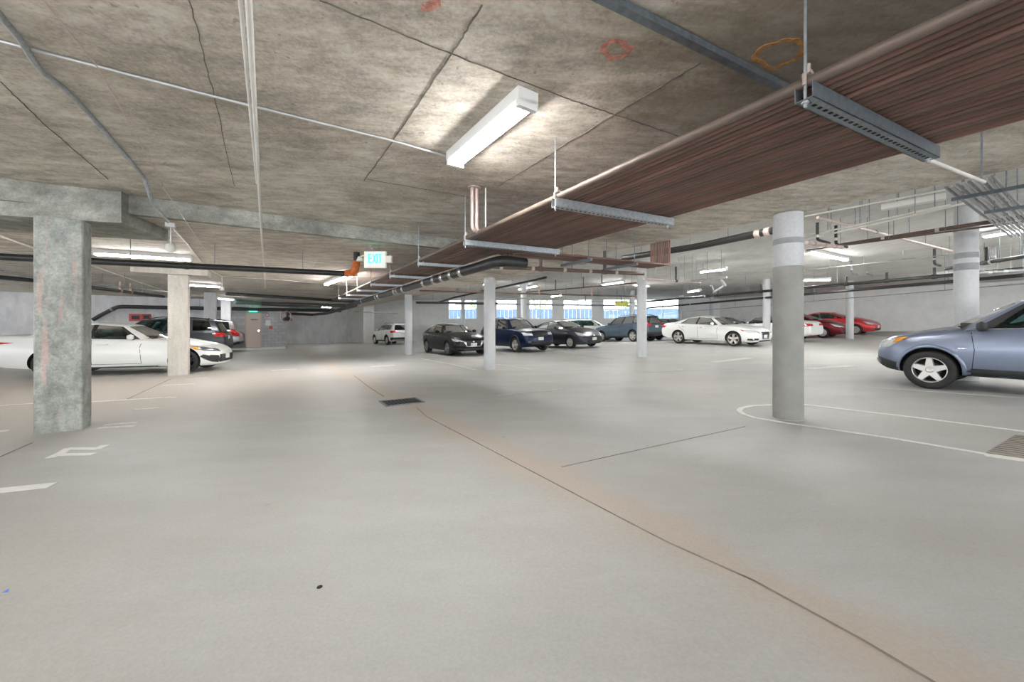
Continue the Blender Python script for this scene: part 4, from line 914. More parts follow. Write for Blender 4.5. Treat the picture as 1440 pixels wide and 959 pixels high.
    for key, mbx in groups.items():
        if key.startswith('side_dark') or key.startswith('side_glass'):
            o = mbx.build('side_window', M['glass_dark' if 'dark' in key else 'glass'], root)
        elif key.startswith('pillar'): o = mbx.build('window_pillar', M['trim'], root)
        elif key == 'roof_dark': o = mbx.build('roof_panel', M['glass_dark'], root)
        else: o = mbx.build(key, M['glass_dark' if (key == 'rear_window' and sp.get('privacy')) else 'glass'], root)
        weld(o)
    # ---- interior
    it = MB(); s0, s1 = g['ws']+.12, g['rs']-.12; zd = interp(zt, (s0+s1)/2)-.0; hi_ = hw*tuck-.10
    it.box((X((s0+s1)/2), 0, zd+.012), (s1-s0-.1, hi_*1.86, .02)); it.box((X(s0+.30), 0, zd+.03), (.45, hi_*1.7, .09))
    io = it.build('interior', M['interior'], root)
    rz_ = interp(g['rz'], .4); sm_ = M['seat_light'] if sp.get('pale_seats') else M['seat']
    hh = min(.30, rz_-zd-.20)
    for (s_, ys) in ((g['rf']+.55, (-.37, .37)), (min(g['rf']+1.42, g['rr']+.1), (-.40, .40))):
        for y in ys:
            b = MB(); ax = (Vector((.97, 0, .24)), OY, Vector((-.24, 0, .97)))
            c = Vector((X(s_), y, zd+.01))
            b.lathe([(.001, 0), (.16, 0), (.19, .06), (.185, hh*.62), (.13, hh*.74), (.001, hh*.75)], 12)
            b.v = [tuple(c+Vector((p[0]*.45-p[2]*.22, p[1]*1.25, p[2]))) for p in b.v]
            b2 = MB(); b2.lathe([(.001, 0), (.09, .01), (.11, .05), (.10, .12), (.001, .14)], 10)
            b.add([c+Vector((p[0]*.45-hh*.2, p[1]*1.15, p[2]+hh*.78)) for p in b2.v], b2.f, 0, True)
            b.build('seat', sm_, root)
    b = MB(); cc = Vector((X(g['rf']+.08), .37, zd+.10)); ax2 = Vector((-.45, 0, .9))
    b.tube([cc+OY*(.18*math.cos(2*PI*i/20))+ax2*(.18*math.sin(2*PI*i/20)) for i in range(21)], .014, 6, cap=False)
    b.tube([cc, cc+Vector((.25, 0, -.08))], .03, 6); b.tube([cc-OY*.17, cc+OY*.17], .016, 6)
    b.build('steering_wheel', M['interior'], root)
    # ---- wheels
    tw = sp.get('tw', .215); tm, rm = wheel_mesh(Rr, tw, sp['wheel'], sp['wheel'].get('mat', M['alloy']))
    for s in (sf, sr):
        for sy in (1, -1):
            o = bpy.data.objects.new('wheel', tm); C.objects.link(o); o.parent = root
            o.location = (X(s), sy*(hw-tw/2-.025), Rr)
            if sy < 0: o.rotation_euler = (0, 0, PI)
            r_ = bpy.data.objects.new('rim', rm); C.objects.link(r_); r_.parent = o
    # ---- surface details projected on the body
    tree = BVHTree.FromObject(body, bpy.context.evaluated_depsgraph_get()) if False else None
    bmx = bmesh.new(); bmx.from_mesh(nm); tree = BVHTree.FromBMesh(bmx)
    def subdiv(poly, step):
        bm = bmesh.new(); vv = [bm.verts.new((p[0], p[1], 0)) for p in poly]; bm.faces.new(vv)
        bmesh.ops.triangulate(bm, faces=bm.faces)
        for _ in range(7):
            ed = [e for e in bm.edges if e.calc_length() > step]
            if not ed: break
            bmesh.ops.subdivide_edges(bm, edges=ed, cuts=1); bmesh.ops.triangulate(bm, faces=bm.faces)
        bm.verts.index_update(); v = [tuple(x.co[:2]) for x in bm.verts]; f = [tuple(y.index for y in x.verts) for x in bm.faces]; bm.free(); return v, f
    def decal(nm_, jobs, mat, off=.006, thick=.0, step=.12, parent=None):
        m = MB()
        for (view, poly) in jobs:
            v, f = subdiv(poly, step); out = []; nr = []
            for (a, b_) in v:
                if view == 'L': o_, d_ = Vector((X(a), 3, b_)), Vector((0, -1, 0))
                elif view == 'R': o_, d_ = Vector((X(a), -3, b_)), Vector((0, 1, 0))
                elif view == 'F': o_, d_ = Vector((5, a, b_)), Vector((-1, 0, 0))
                elif view == 'B': o_, d_ = Vector((-5, a, b_)), Vector((1, 0, 0))
                else: o_, d_ = Vector((X(a), b_, 3)), Vector((0, 0, -1))
                h, nn, i_, dd = tree.ray_cast(o_, d_)
                if h is None: out.append(None); nr.append(None)
                else:
                    if nn.dot(d_) > 0: nn = -nn
                    out.append(h+nn*off-d_*off*.5); nr.append(-d_)
            ok = [q for q in f if all(out[i] is not None for i in q)]
            ok = [q for q in ok if max((out[q[0]]-out[q[1]]).length, (out[q[1]]-out[q[2]]).length, (out[q[2]]-out[q[0]]).length) < step*4+.06]
            used = sorted({i for q in ok for i in q}); mp = {i: k_ for k_, i in enumerate(used)}
            vv = [out[i]+nr[i]*thick for i in used]; ff = []
            for q in ok:
                a_, b2, c_ = (vv[mp[i]] for i in q); nn = (b2-a_).cross(c_-a_)
                q2 = tuple(mp[i] for i in q)
                ff.append(q2 if nn.dot(nr[q[0]]) >= 0 else q2[::-1])
            # give it thickness: back copy and rim
            nv = len(vv); back = [vv[mp[i]]-nr[i]*(.012+thick) for i in used]
            edges = {}
            for q in ff:
                for a_, b2 in ((q[0], q[1]), (q[1], q[2]), (q[2], q[0])): edges[(a_, b2)] = edges.get((a_, b2), 0)+1
            rim_ = [(b2, a_, a_+nv, b2+nv) for (a_, b2) in edges if (b2, a_) not in edges]
            if ff:
                m.add(vv+back, ff, 0, True); k_ = len(m.v)-2*nv
                for q in rim_: m.f.append(tuple(i+k_ for i in q)); m.mi.append(0); m.sm.append(False)
        if not m.f: return None
        return m.build(nm_, mat, parent or root)
    mir = lambda poly: [(-a, b_) for a, b_ in poly]
    rect = lambda a, b_, c_, d_: [(a, c_), (b_, c_), (b_, d_), (a, d_)]
    def strip(pts, wd):
        up = []; dn = []
        for i, p in enumerate(pts):
            a = pts[max(0, i-1)]; b_ = pts[min(len(pts)-1, i+1)]; dx, dy = b_[0]-a[0], b_[1]-a[1]; l_ = math.hypot(dx, dy) or 1
            nx, ny = -dy/l_*wd/2, dx/l_*wd/2; up.append((p[0]+nx, p[1]+ny)); dn.append((p[0]-nx, p[1]-ny))
        return up+dn[::-1]
    def stripjobs(view, pts, wd):   # a chain of short quads, safe for concave paths
        return [(view, strip([a, b_], wd)) for a, b_ in zip(pts, pts[1:])]
    # panel gaps
    for dl in sp.get('doors', []):
        for vw in 'LR': decal('door_gap', stripjobs(vw, dl, .010), M['seam'], .0015, step=.15)
    if sp.get('hoodline'):
        for sy in (1, -1): decal('bonnet_gap', stripjobs('T', [(a, b_*sy) for a, b_ in sp['hoodline']], .012), M['seam'], .0015, step=.15)
    for hx in sp.get('handles', []):
        for vw in 'LR':
            decal('door_handle', [(vw, rect(hx[0]-.10, hx[0]+.10, hx[1]-.016, hx[1]+.016))], sp.get('handle_mat', pm), .012, .02, step=.06)
    if sp.get('clad'):   # black lower cladding between and beyond the wheels
        zc0, zc1 = sp['clad']
        for vw in 'LR':
            decal('sill_cladding', [(vw, rect(sf+ra-.01, sr-ra+.01, zc0, zc1))], M['trim'], .006, .004)
    if sp.get('archtrim'):
        aw, am = sp['archtrim']
        for s in (sf, sr):
            for sy in (1, -1):
                m = MB(); rows_ = []
                for i in range(41):
                    a = R(-14)+R(208)*i/40; row = []
                    for q in (0, .35, .75, 1):
                        rr2 = ra+.0015+aw*q; h = tree.ray_cast(Vector((X(s+rr2*math.cos(a)), 3*sy, Rr+.015+rr2*math.sin(a))), Vector((0, -sy, 0)))[0]
                        row.append(None if h is None or h.y*sy < hw*.55 else h+Vector((0, sy*(.016 if q < .9 else .001), 0)))
                    if all(row): rows_.append([row[0]-Vector((0, sy*.03, 0))]+row)
                vs_ = [p for r_ in rows_ for p in r_]; k_ = 5
                m.add(vs_, [(i*k_+j, i*k_+j+1, (i+1)*k_+j+1, (i+1)*k_+j) for i in range(len(rows_)-1) for j in range(k_-1)], 0, True)
                m.build('wheel_arch_trim', am, root)
    def both(nm_, front=(), side=(), back=(), top=(), mat=None, off=.006, thick=.004, step=.07):
        for sy, vw in ((1, 'L'), (-1, 'R')):
            jobs = [('F', p if sy > 0 else mir(p)) for p in front]+[(vw, p) for p in side]+[('B', p if sy > 0 else mir(p)) for p in back]+[('T', [(a, b_*sy) for a, b_ in p]) for p in top]
            if jobs: decal(nm_, jobs, mat, off, thick, step)
    for (nm_, kw) in sp.get('pairs', []): both(nm_, **kw)
    for (nm_, view, poly, mat, th) in sp.get('single', []): decal(nm_, [(view, poly)], mat, .006, th, step=.09)
    for (nm_, view, path, wd, mat, th) in sp.get('strips', []):
        decal(nm_, stripjobs(view, path, wd), mat, .006, th, step=.08)
    # side glass trim and mirrors
    mm = sp.get('mirror', (g['bA']+.22, interp(zt, g['bA']+.2)+.06))
    for sy in (1, -1):
        b = MB(); y0 = wb(mm[0])+.03; c = Vector((X(mm[0]), sy*(y0+.13), mm[1]))
        b.lathe([(.001, -.055), (.6, -.05), (.95, -.03), (1, 0), (.9, .03), (.001, .05)], 16, 'Z')
        bx = []
        mk_ = sp.get('mirror_k', 1)
        for p in b.v: bx.append((c.x+mk_*(p[0]*.055+(.02 if abs(p[1]) < .5 else 0)), c.y+p[1]*.115, c.z+p[2]*1.45*mk_))
        b.v = bx
        mo = b.build('wing_mirror', sp.get('mirror_mat', pm), root)
        b = MB(); b.tube([Vector((c.x, sy*(y0-.05), mm[1]-.07)), c+Vector((0, -sy*.04, -.045))], [.03, .022], 8); b.build('mirror_stalk', M['trim'], mo)
    if sp.get('rails'):
        for sy in (1, -1):
            b = MB(); pts = []
            for i in range(9):
                t = .08+.84*i/8; s2, y2, z2 = rail(t); pts.append(Vector((X(s2), sy*(y2-.06), z2+.02+(.045 if 0 < i < 8 else 0))))
            b.tube(pts, .016, 8); b.build('roof_rail', sp['rails'], root)
    if sp.get('spoiler'):
        a, z_, d_ = sp['spoiler']; b = MB(); yw = interp(g['rw'], 1)*.95
        b.add([(X(a), -yw, z_), (X(a), yw, z_), (X(a+d_), yw*.93, z_-.045), (X(a+d_), -yw*.93, z_-.045), (X(a), -yw, z_-.05), (X(a), yw, z_-.05), (X(a+d_), yw*.93, z_-.065), (X(a+d_), -yw*.93, z_-.065)],
              [(0, 1, 2, 3), (7, 6, 5, 4), (3, 2, 6, 7), (0, 3, 7, 4), (1, 5, 6, 2), (0, 4, 5, 1)]); b.build('rear_spoiler', sp.get('spoiler_mat', pm), root)
    if sp.get('antenna'):
        s2, y2, z2 = rail(.85); b = MB(); x_ = X(s2)
        b.add([(x_+.08, 0, z2+.02), (x_-.06, .03, z2+.02), (x_-.06, -.03, z2+.02), (x_-.06, 0, z2+.11)], [(0, 1, 3), (0, 3, 2), (1, 2, 3), (0, 2, 1)]); b.build('antenna_fin', pm, root)
    bmx.free()
    root['W'] = W; root['L'] = L; root['wb'] = sp['wb']; root['sf'] = sf
    return root
def place_car(o, u, v, head, ref, label, group=None, cat='car', pos=None):
    """ref: local (s from the nose, side +1 left / -1 right / 0 middle) of the contact point seen at the pixel."""
    L, W, wb_, sf = o['L'], o['W'], o['wb'], o['sf']
    p = fl(u, v) if pos is None else Vector((pos[0], pos[1], 0))
    h = R(head); f = Vector((math.cos(h), math.sin(h), 0)); l = Vector((-f.y, f.x, 0))
    lx = L/2-ref[0]; ly = ref[1]*(W/2-.1)
    c = Vector((p.x, p.y, 0))-f*lx-l*ly
    pts = []
    for sx in (L/2-sf, L/2-sf-wb_):
        for sy in (1, -1):
            q = c+f*sx+l*(sy*(W/2-.13)); pts.append(Vector((q.x, q.y, fz(q.x, q.y))))
    fm = (pts[0]+pts[1])/2; rm_ = (pts[2]+pts[3])/2; lm = (pts[0]+pts[2])/2; rgt = (pts[1]+pts[3])/2
    ex = (fm-rm_).normalized(); ey = (lm-rgt); ey = (ey-ex*ey.dot(ex)).normalized(); ez = ex.cross(ey)
    mid = (fm+rm_)/2; org = mid-ex*((L/2-sf)-wb_/2)
    o.matrix_world = Matrix(((ex.x, ey.x, ez.x, org.x), (ex.y, ey.y, ez.y, org.y), (ex.z, ey.z, ez.z, org.z+.004), (0, 0, 0, 1)))
    for k in ('L', 'W', 'wb', 'sf'): del o[k]
    tag(o, label, cat, group); return o
# ------------------------------------------------------------------ car kinds (all lengths in metres, s runs back from the nose)
def rct(a, b, c, d): return [(a, c), (b, c), (b, d), (a, d)]
def plan(L, n0=.62, r0=.80): return [(0, n0), (.03, n0+.10), (.09, n0+.19), (.22, .915), (.5, .975), (.95, 1), (L-.75, 1), (L-.35, .965), (L-.12, .90), (L-.03, r0+.04), (L, r0)]
def doors(a, b, c, z0, z1, arch):
    return [[(a, z0), (a+.03, .75), (a-.01, z1-.02)], [(b, z0), (b+.01, z1-.02)], [(c+.06, z1-.02), (c+.02, .86), (arch, .66)], [(a, z0), (b, z0), (arch-.3, z0)]]
def suv_old(pm):      # rounded compact SUV, the near one at the right
    L = 4.52
    return dict(L=L, W=1.82, H=1.68, sf=.80, wb=2.62, R=.355, tw=.225, paint=pm, nose=.58, rake=.20, tail=.6, clad=(.28, .42), archgap=.05, archtrim=(.055, pm),
        zt=[(0, .80), (.05, .88), (.12, .93), (.28, .97), (.8, 1.05), (1.2, 1.09), (1.7, 1.12), (3.2, 1.16), (4.2, 1.18), (4.42, 1.12), (4.52, 1.0)],
        zb=[(0, .42), (.1, .33), (.4, .27), (.6, .27), (4.0, .29), (4.3, .34), (4.52, .44)], w=plan(L, .54), crown=[(0, .02), (.3, .05), (1.1, .085), (1.6, .04), (4.1, .02), (4.52, .02)],
        g=dict(rf=1.84, rr=3.98, ws=.96, bA=1.20, bC=4.26, rs=4.40, rz=[(0, 1.575), (.25, 1.63), (.7, 1.62), (1, 1.545)], rw=[(0, .60), (.5, .62), (1, .56)], top=.92, bulge=.03,
            cols=[(0, 0, 'cabin'), (.03, .03, 'black'), (.10, .06, 'glass'), (.40, .36, 'black'), (.43, .40, 'glass'), (.69, .68, 'black'), (.72, .72, 'dark'), (.90, .86, 'cabin'), (1, 1, None)]),
        wheel=dict(n=5, wi=.15, wo=.085, rim=.66), doors=doors(1.32, 2.45, 3.45, .42, 1.08, 3.2), handles=[(2.33, .93), (3.28, .96)], mirror_mat=M['trim'], mirror=(1.46, 1.17), mirror_k=1.15,
        pairs=[('headlight', dict(front=[[(.42, .76), (.74, .78), (.78, .93), (.48, .87)]], side=[[(.03, .74), (.14, .735), (.26, .77), (.36, .85), (.50, .955), (.28, .92), (.10, .86), (.04, .80)]], mat=M['lamp'])),
               ('turn_signal', dict(side=[[(.30, .84), (.38, .86), (.53, .965), (.36, .945)]], mat=M['amber'], off=.016)),
               ('bumper_trim', dict(front=[rct(0, .8, .33, .50)], side=[[(.0, .34), (.50, .30), (.50, .44), (.25, .50), (.02, .56)]], mat=M['trim'])),
               ('fog_lamp', dict(front=[rct(.5, .66, .42, .52)], mat=M['lamp_dark'], off=.018)),
               ('side_marker', dict(side=[rct(1.13, 1.27, .765, .785)], mat=M['chrome'])),
               ('tail_light', dict(back=[rct(.62, .80, .9, 1.25)], side=[rct(L-.30, L-.1, .9, 1.15)], mat=M['tail']))],
        single=[('grille', 'F', rct(-.40, .40, .70, .86), M['trim'], .006), ('number_plate', 'F', rct(-.15, .15, .50, .65), M['plate'], .02)],
        hoodline=[(.20, .55), (.5, .68), (1.0, .73)], strips=[('belt_trim', v, [(1.35, 1.125), (2.6, 1.145), (3.9, 1.17)], .022, M['chrome'], .004) for v in 'LR'])
def sedan_sport(pm):  # low wide saloon at the left
    L = 4.88
    return dict(L=L, W=1.84, H=1.445, sf=.78, wb=2.825, R=.335, tw=.215, paint=pm, nose=.46, rake=.34, rrake=.25, tail=.62, archgap=.04,
        zt=[(0, .60), (.06, .66), (.16, .72), (.40, .79), (1.0, .885), (1.55, .945), (2.6, .975), (3.6, 1.01), (4.2, 1.055), (4.7, 1.075), (4.82, 1.05), (4.88, .97)],
        zb=[(0, .22), (.1, .19), (.5, .185), (4.0, .20), (4.5, .25), (4.88, .34)], w=plan(L, .52), crown=[(0, .02), (.3, .05), (1.2, .09), (1.7, .04), (4.1, .05), (4.7, .03), (4.88, .01)],
        g=dict(rf=2.25, rr=3.30, ws=1.36, bA=1.66, bC=4.10, rs=4.30, rz=[(0, 1.335), (.3, 1.395), (.65, 1.40), (1, 1.345)], rw=[(0, .555), (.5, .575), (1, .53)], top=.91,
            cols=[(0, 0, 'cabin'), (.035, .03, 'black'), (.11, .08, 'glass'), (.46, .46, 'black'), (.50, .52, 'glass'), (.76, .90, 'black'), (.80, .95, 'cabin'), (1, 1, None)]),
        wheel=dict(n=5, wi=.075, wo=.04, rim=.72, pair=.20, mat=M['alloy_dark']), doors=doors(1.72, 2.75, 3.72, .30, .955, 3.42), handles=[(2.52, .83), (3.46, .86)], mirror=(1.93, 1.03),
        pairs=[('headlight', dict(front=[[(.52, .58), (.80, .64), (.80, .72), (.52, .66)]], side=[[(.10, .60), (.36, .635), (.47, .68), (.62, .755), (.34, .735), (.14, .68)]], mat=M['lamp_dark'])),
               ('turn_signal', dict(side=[[(.40, .65), (.50, .66), (.66, .745), (.50, .735)]], mat=M['amber'], off=.016)),
               ('bumper_vent', dict(front=[[(.55, .30), (.80, .34), (.78, .50), (.60, .48)]], side=[[(.06, .27), (.18, .30), (.42, .46), (.34, .52), (.14, .46), (.06, .40)]], mat=M['trim'])),
               ('sill_trim', dict(side=[rct(1.36, 3.42, .19, .235)], mat=M['alloy_dark'])),
               ('tail_light', dict(back=[rct(.45, .85, .84, .93)], side=[[(L-.66, .895), (L-.15, .82), (L-.06, .84), (L-.06, .93), (L-.2, .92)]], mat=M['tail']))],
        single=[('grille', 'F', rct(-.55, .55, .28, .50), M['trim'], .006), ('number_plate', 'F', rct(-.15, .15, .36, .5), M['plate'], .02)],
        hoodline=[(.16, .5), (.5, .64), (1.4, .72)], strips=[('window_trim', v, [(1.9, .965), (2.6, .985), (3.9, 1.03)], .014, M['trim'], .004) for v in 'LR'])
def sedan_white(pm, **kw):
    L = 4.90
    d = dict(L=L, W=1.85, H=1.445, sf=.97, wb=2.825, R=.335, tw=.215, paint=pm, nose=.50, rake=.40, rrake=.25, tail=.62, archgap=.035,
        zt=[(0, .62), (.06, .70), (.16, .76), (.40, .81), (1.0, .90), (1.55, .955), (2.6, .985), (3.6, 1.02), (4.2, 1.06), (4.7, 1.06), (4.82, 1.03), (4.9, .95)],
        zb=[(0, .24), (.1, .20), (.5, .19), (4.0, .21), (4.5, .26), (4.9, .36)], w=plan(L, .62), crown=[(0, .02), (.3, .05), (1.2, .085), (1.7, .04), (4.1, .05), (4.9, .02)],
        g=dict(rf=2.22, rr=3.35, ws=1.36, bA=1.62, bC=4.22, rs=4.40, rz=[(0, 1.335), (.3, 1.395), (.65, 1.40), (1, 1.335)], rw=[(0, .555), (.5, .575), (1, .53)], top=.91,
            cols=[(0, 0, 'cabin'), (.03, .03, 'black'), (.08, .06, 'glass'), (.45, .46, 'black'), (.48, .51, 'glass'), (.77, .92, 'black'), (.82, .96, 'cabin'), (1, 1, None)]),
        wheel=dict(n=5, wi=.10, wo=.05, rim=.74, pair=.15, mat=M['alloy']), doors=doors(1.70, 2.70, 3.70, .30, .965, 3.42), handles=[(2.48, .85), (3.46, .88)], mirror=(1.92, 1.04), handle_mat=M['chrome'],
        pairs=[('headlight', dict(front=[[(.46, .60), (.80, .66), (.80, .75), (.50, .68)]], side=[[(.10, .62), (.36, .655), (.60, .76), (.36, .75), (.14, .70)]], mat=M['lamp'])),
               ('turn_signal', dict(side=[[(.48, .70), (.54, .70), (.68, .775), (.58, .765)]], mat=M['tail'], off=.016)),
               ('fog_lamp', dict(front=[rct(.58, .74, .30, .38)], side=[[(.14, .28), (.38, .30), (.34, .37), (.18, .37)]], mat=M['trim'])),
               ('grille_frame', dict(front=[[(.33, .66), (.39, .66), (.30, .34), (.25, .36)], [(0, .33), (.30, .33), (.28, .37), (0, .37)]], mat=M['chrome'], off=.014)),
               ('tail_light', dict(back=[rct(.42, .86, .82, .93)], side=[[(L-.42, .90), (L-.12, .80), (L-.04, .82), (L-.04, .94), (L-.2, .94)]], mat=M['tail']))],
        single=[('grille', 'F', [(-.36, .66), (.36, .66), (.28, .35), (-.28, .35)], M['trim'], .006), ('number_plate', 'F', rct(-.15, .15, .38, .53), M['plate'], .02), ('lower_intake', 'F', rct(-.5, .5, .23, .29), M['trim'], .006)],
        hoodline=[(.16, .5), (.5, .64), (1.4, .72)], strips=[('window_trim', v, [(1.8, .975), (2.6, .995), (4.0, 1.05)], .014, M['chrome'], .004) for v in 'LR'])
    d.update(kw); return d
def hatch(pm, **kw):  # sporty black hatchback
    L = 4.46
    d = dict(L=L, W=1.795, H=1.455, sf=.93, wb=2.70, R=.325, tw=.205, paint=pm, nose=.50, rake=.36, rrake=.12, tail=.62, archgap=.035,
        zt=[(0, .62), (.06, .70), (.16, .77), (.40, .84), (1.0, .93), (1.6, .985), (2.6, 1.01), (3.6, 1.05), (4.2, 1.07), (4.38, 1.02), (4.46, .92)],
        zb=[(0, .24), (.1, .20), (.5, .19), (3.8, .21), (4.2, .28), (4.46, .38)], w=plan(L, .62), crown=[(0, .03), (.3, .06), (1.2, .09), (1.7, .04), (4.46, .02)],
        g=dict(rf=2.15, rr=3.72, ws=1.30, bA=1.58, bC=4.16, rs=4.32, rz=[(0, 1.35), (.3, 1.41), (.65, 1.405), (1, 1.34)], rw=[(0, .555), (.5, .57), (1, .51)], top=.91,
            cols=[(0, 0, 'cabin'), (.03, .03, 'black'), (.09, .06, 'glass'), (.46, .40, 'black'), (.49, .44, 'glass'), (.79, .78, 'cabin'), (1, 1, None)]),
        wheel=dict(n=5, wi=.06, wo=.035, rim=.72, pair=.16, mat=M['alloy_mid']), doors=doors(1.66, 2.62, 3.55, .30, .985, 3.3), handles=[(2.40, .86), (3.3, .89)], mirror=(1.88, 1.07),
        pairs=[('headlight', dict(front=[[(.44, .60), (.80, .66), (.78, .75), (.50, .67)]], side=[[(.10, .62), (.34, .66), (.52, .76), (.32, .745), (.14, .70)]], mat=M['lamp'])),
               ('grille_frame', dict(front=[[(.38, .66), (.50, .64), (.36, .40), (.31, .43)], [(0, .385), (.34, .40), (.34, .43), (0, .415)]], mat=M['chrome'], off=.016)),
               ('fog_lamp', dict(front=[rct(.52, .76, .30, .36)], mat=M['trim'])),
               ('tail_light', dict(back=[rct(.42, .86, .86, .97)], side=[[(L-.36, .93), (L-.1, .84), (L-.05, .9), (L-.2, .98)]], mat=M['tail']))],
        single=[('grille', 'F', [(-.38, .66), (.38, .66), (.31, .41), (-.31, .41)], M['trim'], .006), ('number_plate', 'F', rct(-.15, .15, .40, .56), M['plate'], .03), ('badge', 'F', [(.055*math.cos(R(30*i)), .615+.042*math.sin(R(30*i))) for i in range(12)], M['chrome'], .02), ('lower_intake', 'F', rct(-.5, .5, .24, .33), M['trim'], .006)],
        hoodline=[(.14, .5), (.5, .64), (1.35, .70)])
    d.update(kw); return d
def liftback(pm, **kw):  # wedge shaped hybrid
    L = 4.46
    d = dict(L=L, W=1.75, H=1.49, sf=.93, wb=2.70, R=.31, tw=.195, paint=pm, nose=.48, rake=.40, rrake=.05, tail=.7, archgap=.04,
        zt=[(0, .58), (.06, .66), (.16, .74), (.40, .83), (.9, .95), (1.5, 1.02), (2.6, 1.05), (3.6, 1.09), (4.2, 1.11), (4.40, 1.06), (4.46, .96)],
        zb=[(0, .22), (.1, .19), (.5, .18), (3.8, .20), (4.2, .26), (4.46, .36)], w=plan(L, .60), crown=[(0, .04), (.3, .07), (1.1, .09), (1.7, .04), (4.46, .02)],
        g=dict(rf=2.18, rr=3.05, ws=1.08, bA=1.34, bC=4.24, rs=4.36, rz=[(0, 1.395), (.4, 1.45), (1, 1.43)], rw=[(0, .55), (.5, .565), (1, .53)], top=.91,
            cols=[(0, 0, 'cabin'), (.03, .03, 'glass'), (.13, .11, 'black'), (.15, .13, 'glass'), (.45, .58, 'black'), (.48, .63, 'glass'), (.78, .97, 'cabin'), (1, 1, None)]),
        wheel=dict(n=6, wi=.10, wo=.09, rim=.68, cover=True), doors=doors(1.62, 2.60, 3.55, .29, 1.02, 3.3), handles=[(2.40, .90), (3.3, .93)], mirror=(1.86, 1.09),
        pairs=[('headlight', dict(front=[[(.46, .58), (.78, .64), (.76, .80), (.56, .70)]], side=[[(.12, .60), (.36, .66), (.60, .84), (.34, .78), (.16, .70)]], mat=M['lamp'])),
               ('fog_lamp', dict(front=[rct(.54, .68, .30, .38)], mat=M['lamp_dark'])),
               ('tail_light', dict(back=[rct(.52, .84, .78, 1.0)], side=[[(L-.28, .98), (L-.1, .76), (L-.04, .8), (L-.06, 1.0)]], mat=M['tail']))],
        single=[('number_plate', 'F', rct(-.15, .15, .38, .52), M['plate'], .02), ('badge', 'F', [(.06*math.cos(R(30*i)), .62+.042*math.sin(R(30*i))) for i in range(12)], M['chrome'], .014), ('lower_intake', 'F', rct(-.46, .46, .23, .34), M['trim'], .006)],
        hoodline=[(.14, .5), (.5, .62), (1.15, .68)])
    d.update(kw); return d
def suv(pm, **kw):    # upright SUV
    L = kw.pop('L', 4.62)
    d = dict(L=L, W=1.84, H=1.69, sf=.93, wb=2.67, R=.355, tw=.22, paint=pm, nose=.58, rake=.22, rrake=.10, tail=.6, clad=(.27, .38), archgap=.05, archtrim=(.05, M['trim']),
        zt=[(0, .80), (.05, .90), (.14, .97), (.35, 1.00), (.9, 1.05), (1.4, 1.09), (2.2, 1.12), (3.4, 1.16), (L-.35, 1.18), (L-.1, 1.12), (L, 1.0)],
        zb=[(0, .38), (.1, .28), (.4, .24), (4.0, .26), (L-.3, .33), (L, .46)], w=plan(L, .70, .84), crown=[(0, .02), (.3, .05), (1.1, .07), (1.6, .04), (L, .02)],
        g=dict(rf=2.0, rr=L-.42, ws=1.22, bA=1.46, bC=L-.22, rs=L-.10, rz=[(0, 1.57), (.25, 1.635), (.7, 1.63), (1, 1.57)], rw=[(0, .60), (.5, .62), (1, .57)], top=.92, bulge=.02,
            cols=[(0, 0, 'cabin'), (.03, .02, 'black'), (.09, .05, 'glass'), (.39, .36, 'black'), (.42, .39, 'glass'), (.68, .66, 'black'), (.71, .69, 'dark'), (.92, .92, 'cabin'), (1, 1, None)]),
        wheel=dict(n=5, wi=.12, wo=.07, rim=.68, pair=.10), doors=doors(1.60, 2.56, 3.50, .38, 1.09, 3.25), handles=[(2.34, .96), (3.28, .99)], mirror=(1.72, 1.18), rails=M['trim'],
        pairs=[('headlight', dict(front=[[(.46, .80), (.82, .80), (.82, .94), (.46, .91)]], side=[[(.05, .80), (.20, .81), (.38, .93), (.20, .96), (.08, .92)]], mat=M['lamp'])),
               ('fog_lamp', dict(front=[rct(.54, .72, .44, .54)], mat=M['lamp_dark'])),
               ('tail_light', dict(back=[[(.44, .98), (.86, .93), (.86, 1.10), (.44, 1.08)]], side=[[(L-.34, 1.06), (L-.1, .93), (L-.03, .95), (L-.03, 1.12), (L-.15, 1.12)]], mat=M['tail'])),
               ('bumper_trim', dict(back=[rct(0, .86, .42, .58)], side=[[(L-.35, .34), (L-.02, .46), (L-.02, .58), (L-.35, .50)]], mat=M['trim']))],
        single=[('grille', 'F', rct(-.42, .42, .74, .92), M['trim'], .006), ('number_plate', 'F', rct(-.15, .15, .56, .70), M['plate'], .02), ('lower_intake', 'F', rct(-.6, .6, .36, .50), M['trim'], .006), ('rear_plate', 'B', rct(-.15, .15, .84, .98), M['plate'], .012)],
        hoodline=[(.14, .6), (.5, .68), (1.25, .73)], spoiler=(L-.44, 1.60, .20))
    d.update(kw); return d
def van(pm):
    L = 5.0
    d = suv(pm, L=L, W=1.95, H=1.75, wb=3.0)
    d['g'].update(rr=L-.36, rf=1.75, ws=.95, bA=1.2, rz=[(0, 1.62), (.25, 1.70), (.7, 1.70), (1, 1.64)], cols=[(0, 0, 'cabin'), (.03, .02, 'black'), (.12, .08, 'glass'), (.38, .34, 'black'), (.41, .37, 'dark'), (.66, .65, 'black'), (.68, .67, 'dark'), (.94, .94, 'cabin'), (1, 1, None)])
    d['pairs'][2] = ('tail_light', dict(back=[rct(.74, .92, .86, 1.26)], side=[rct(L-.22, L-.04, .90, 1.15)], mat=M['tail'])); d['clad'] = None; d.pop('clad'); d['archtrim'] = None; d.pop('archtrim')
    return d
CARS = []
def mk(sp, name, *a, **k):
    o = build_car(name, sp); place_car(o, *a, **k); CARS.append(o); return o
mk(suv_old(paint('paint_steel_blue', (.20, .235, .32), .45, .30)), 'sport_utility_car', 1308, 546.5, 123, (.80, 1), 'steel blue SUV cut off by the right edge of the photo', cat='car')
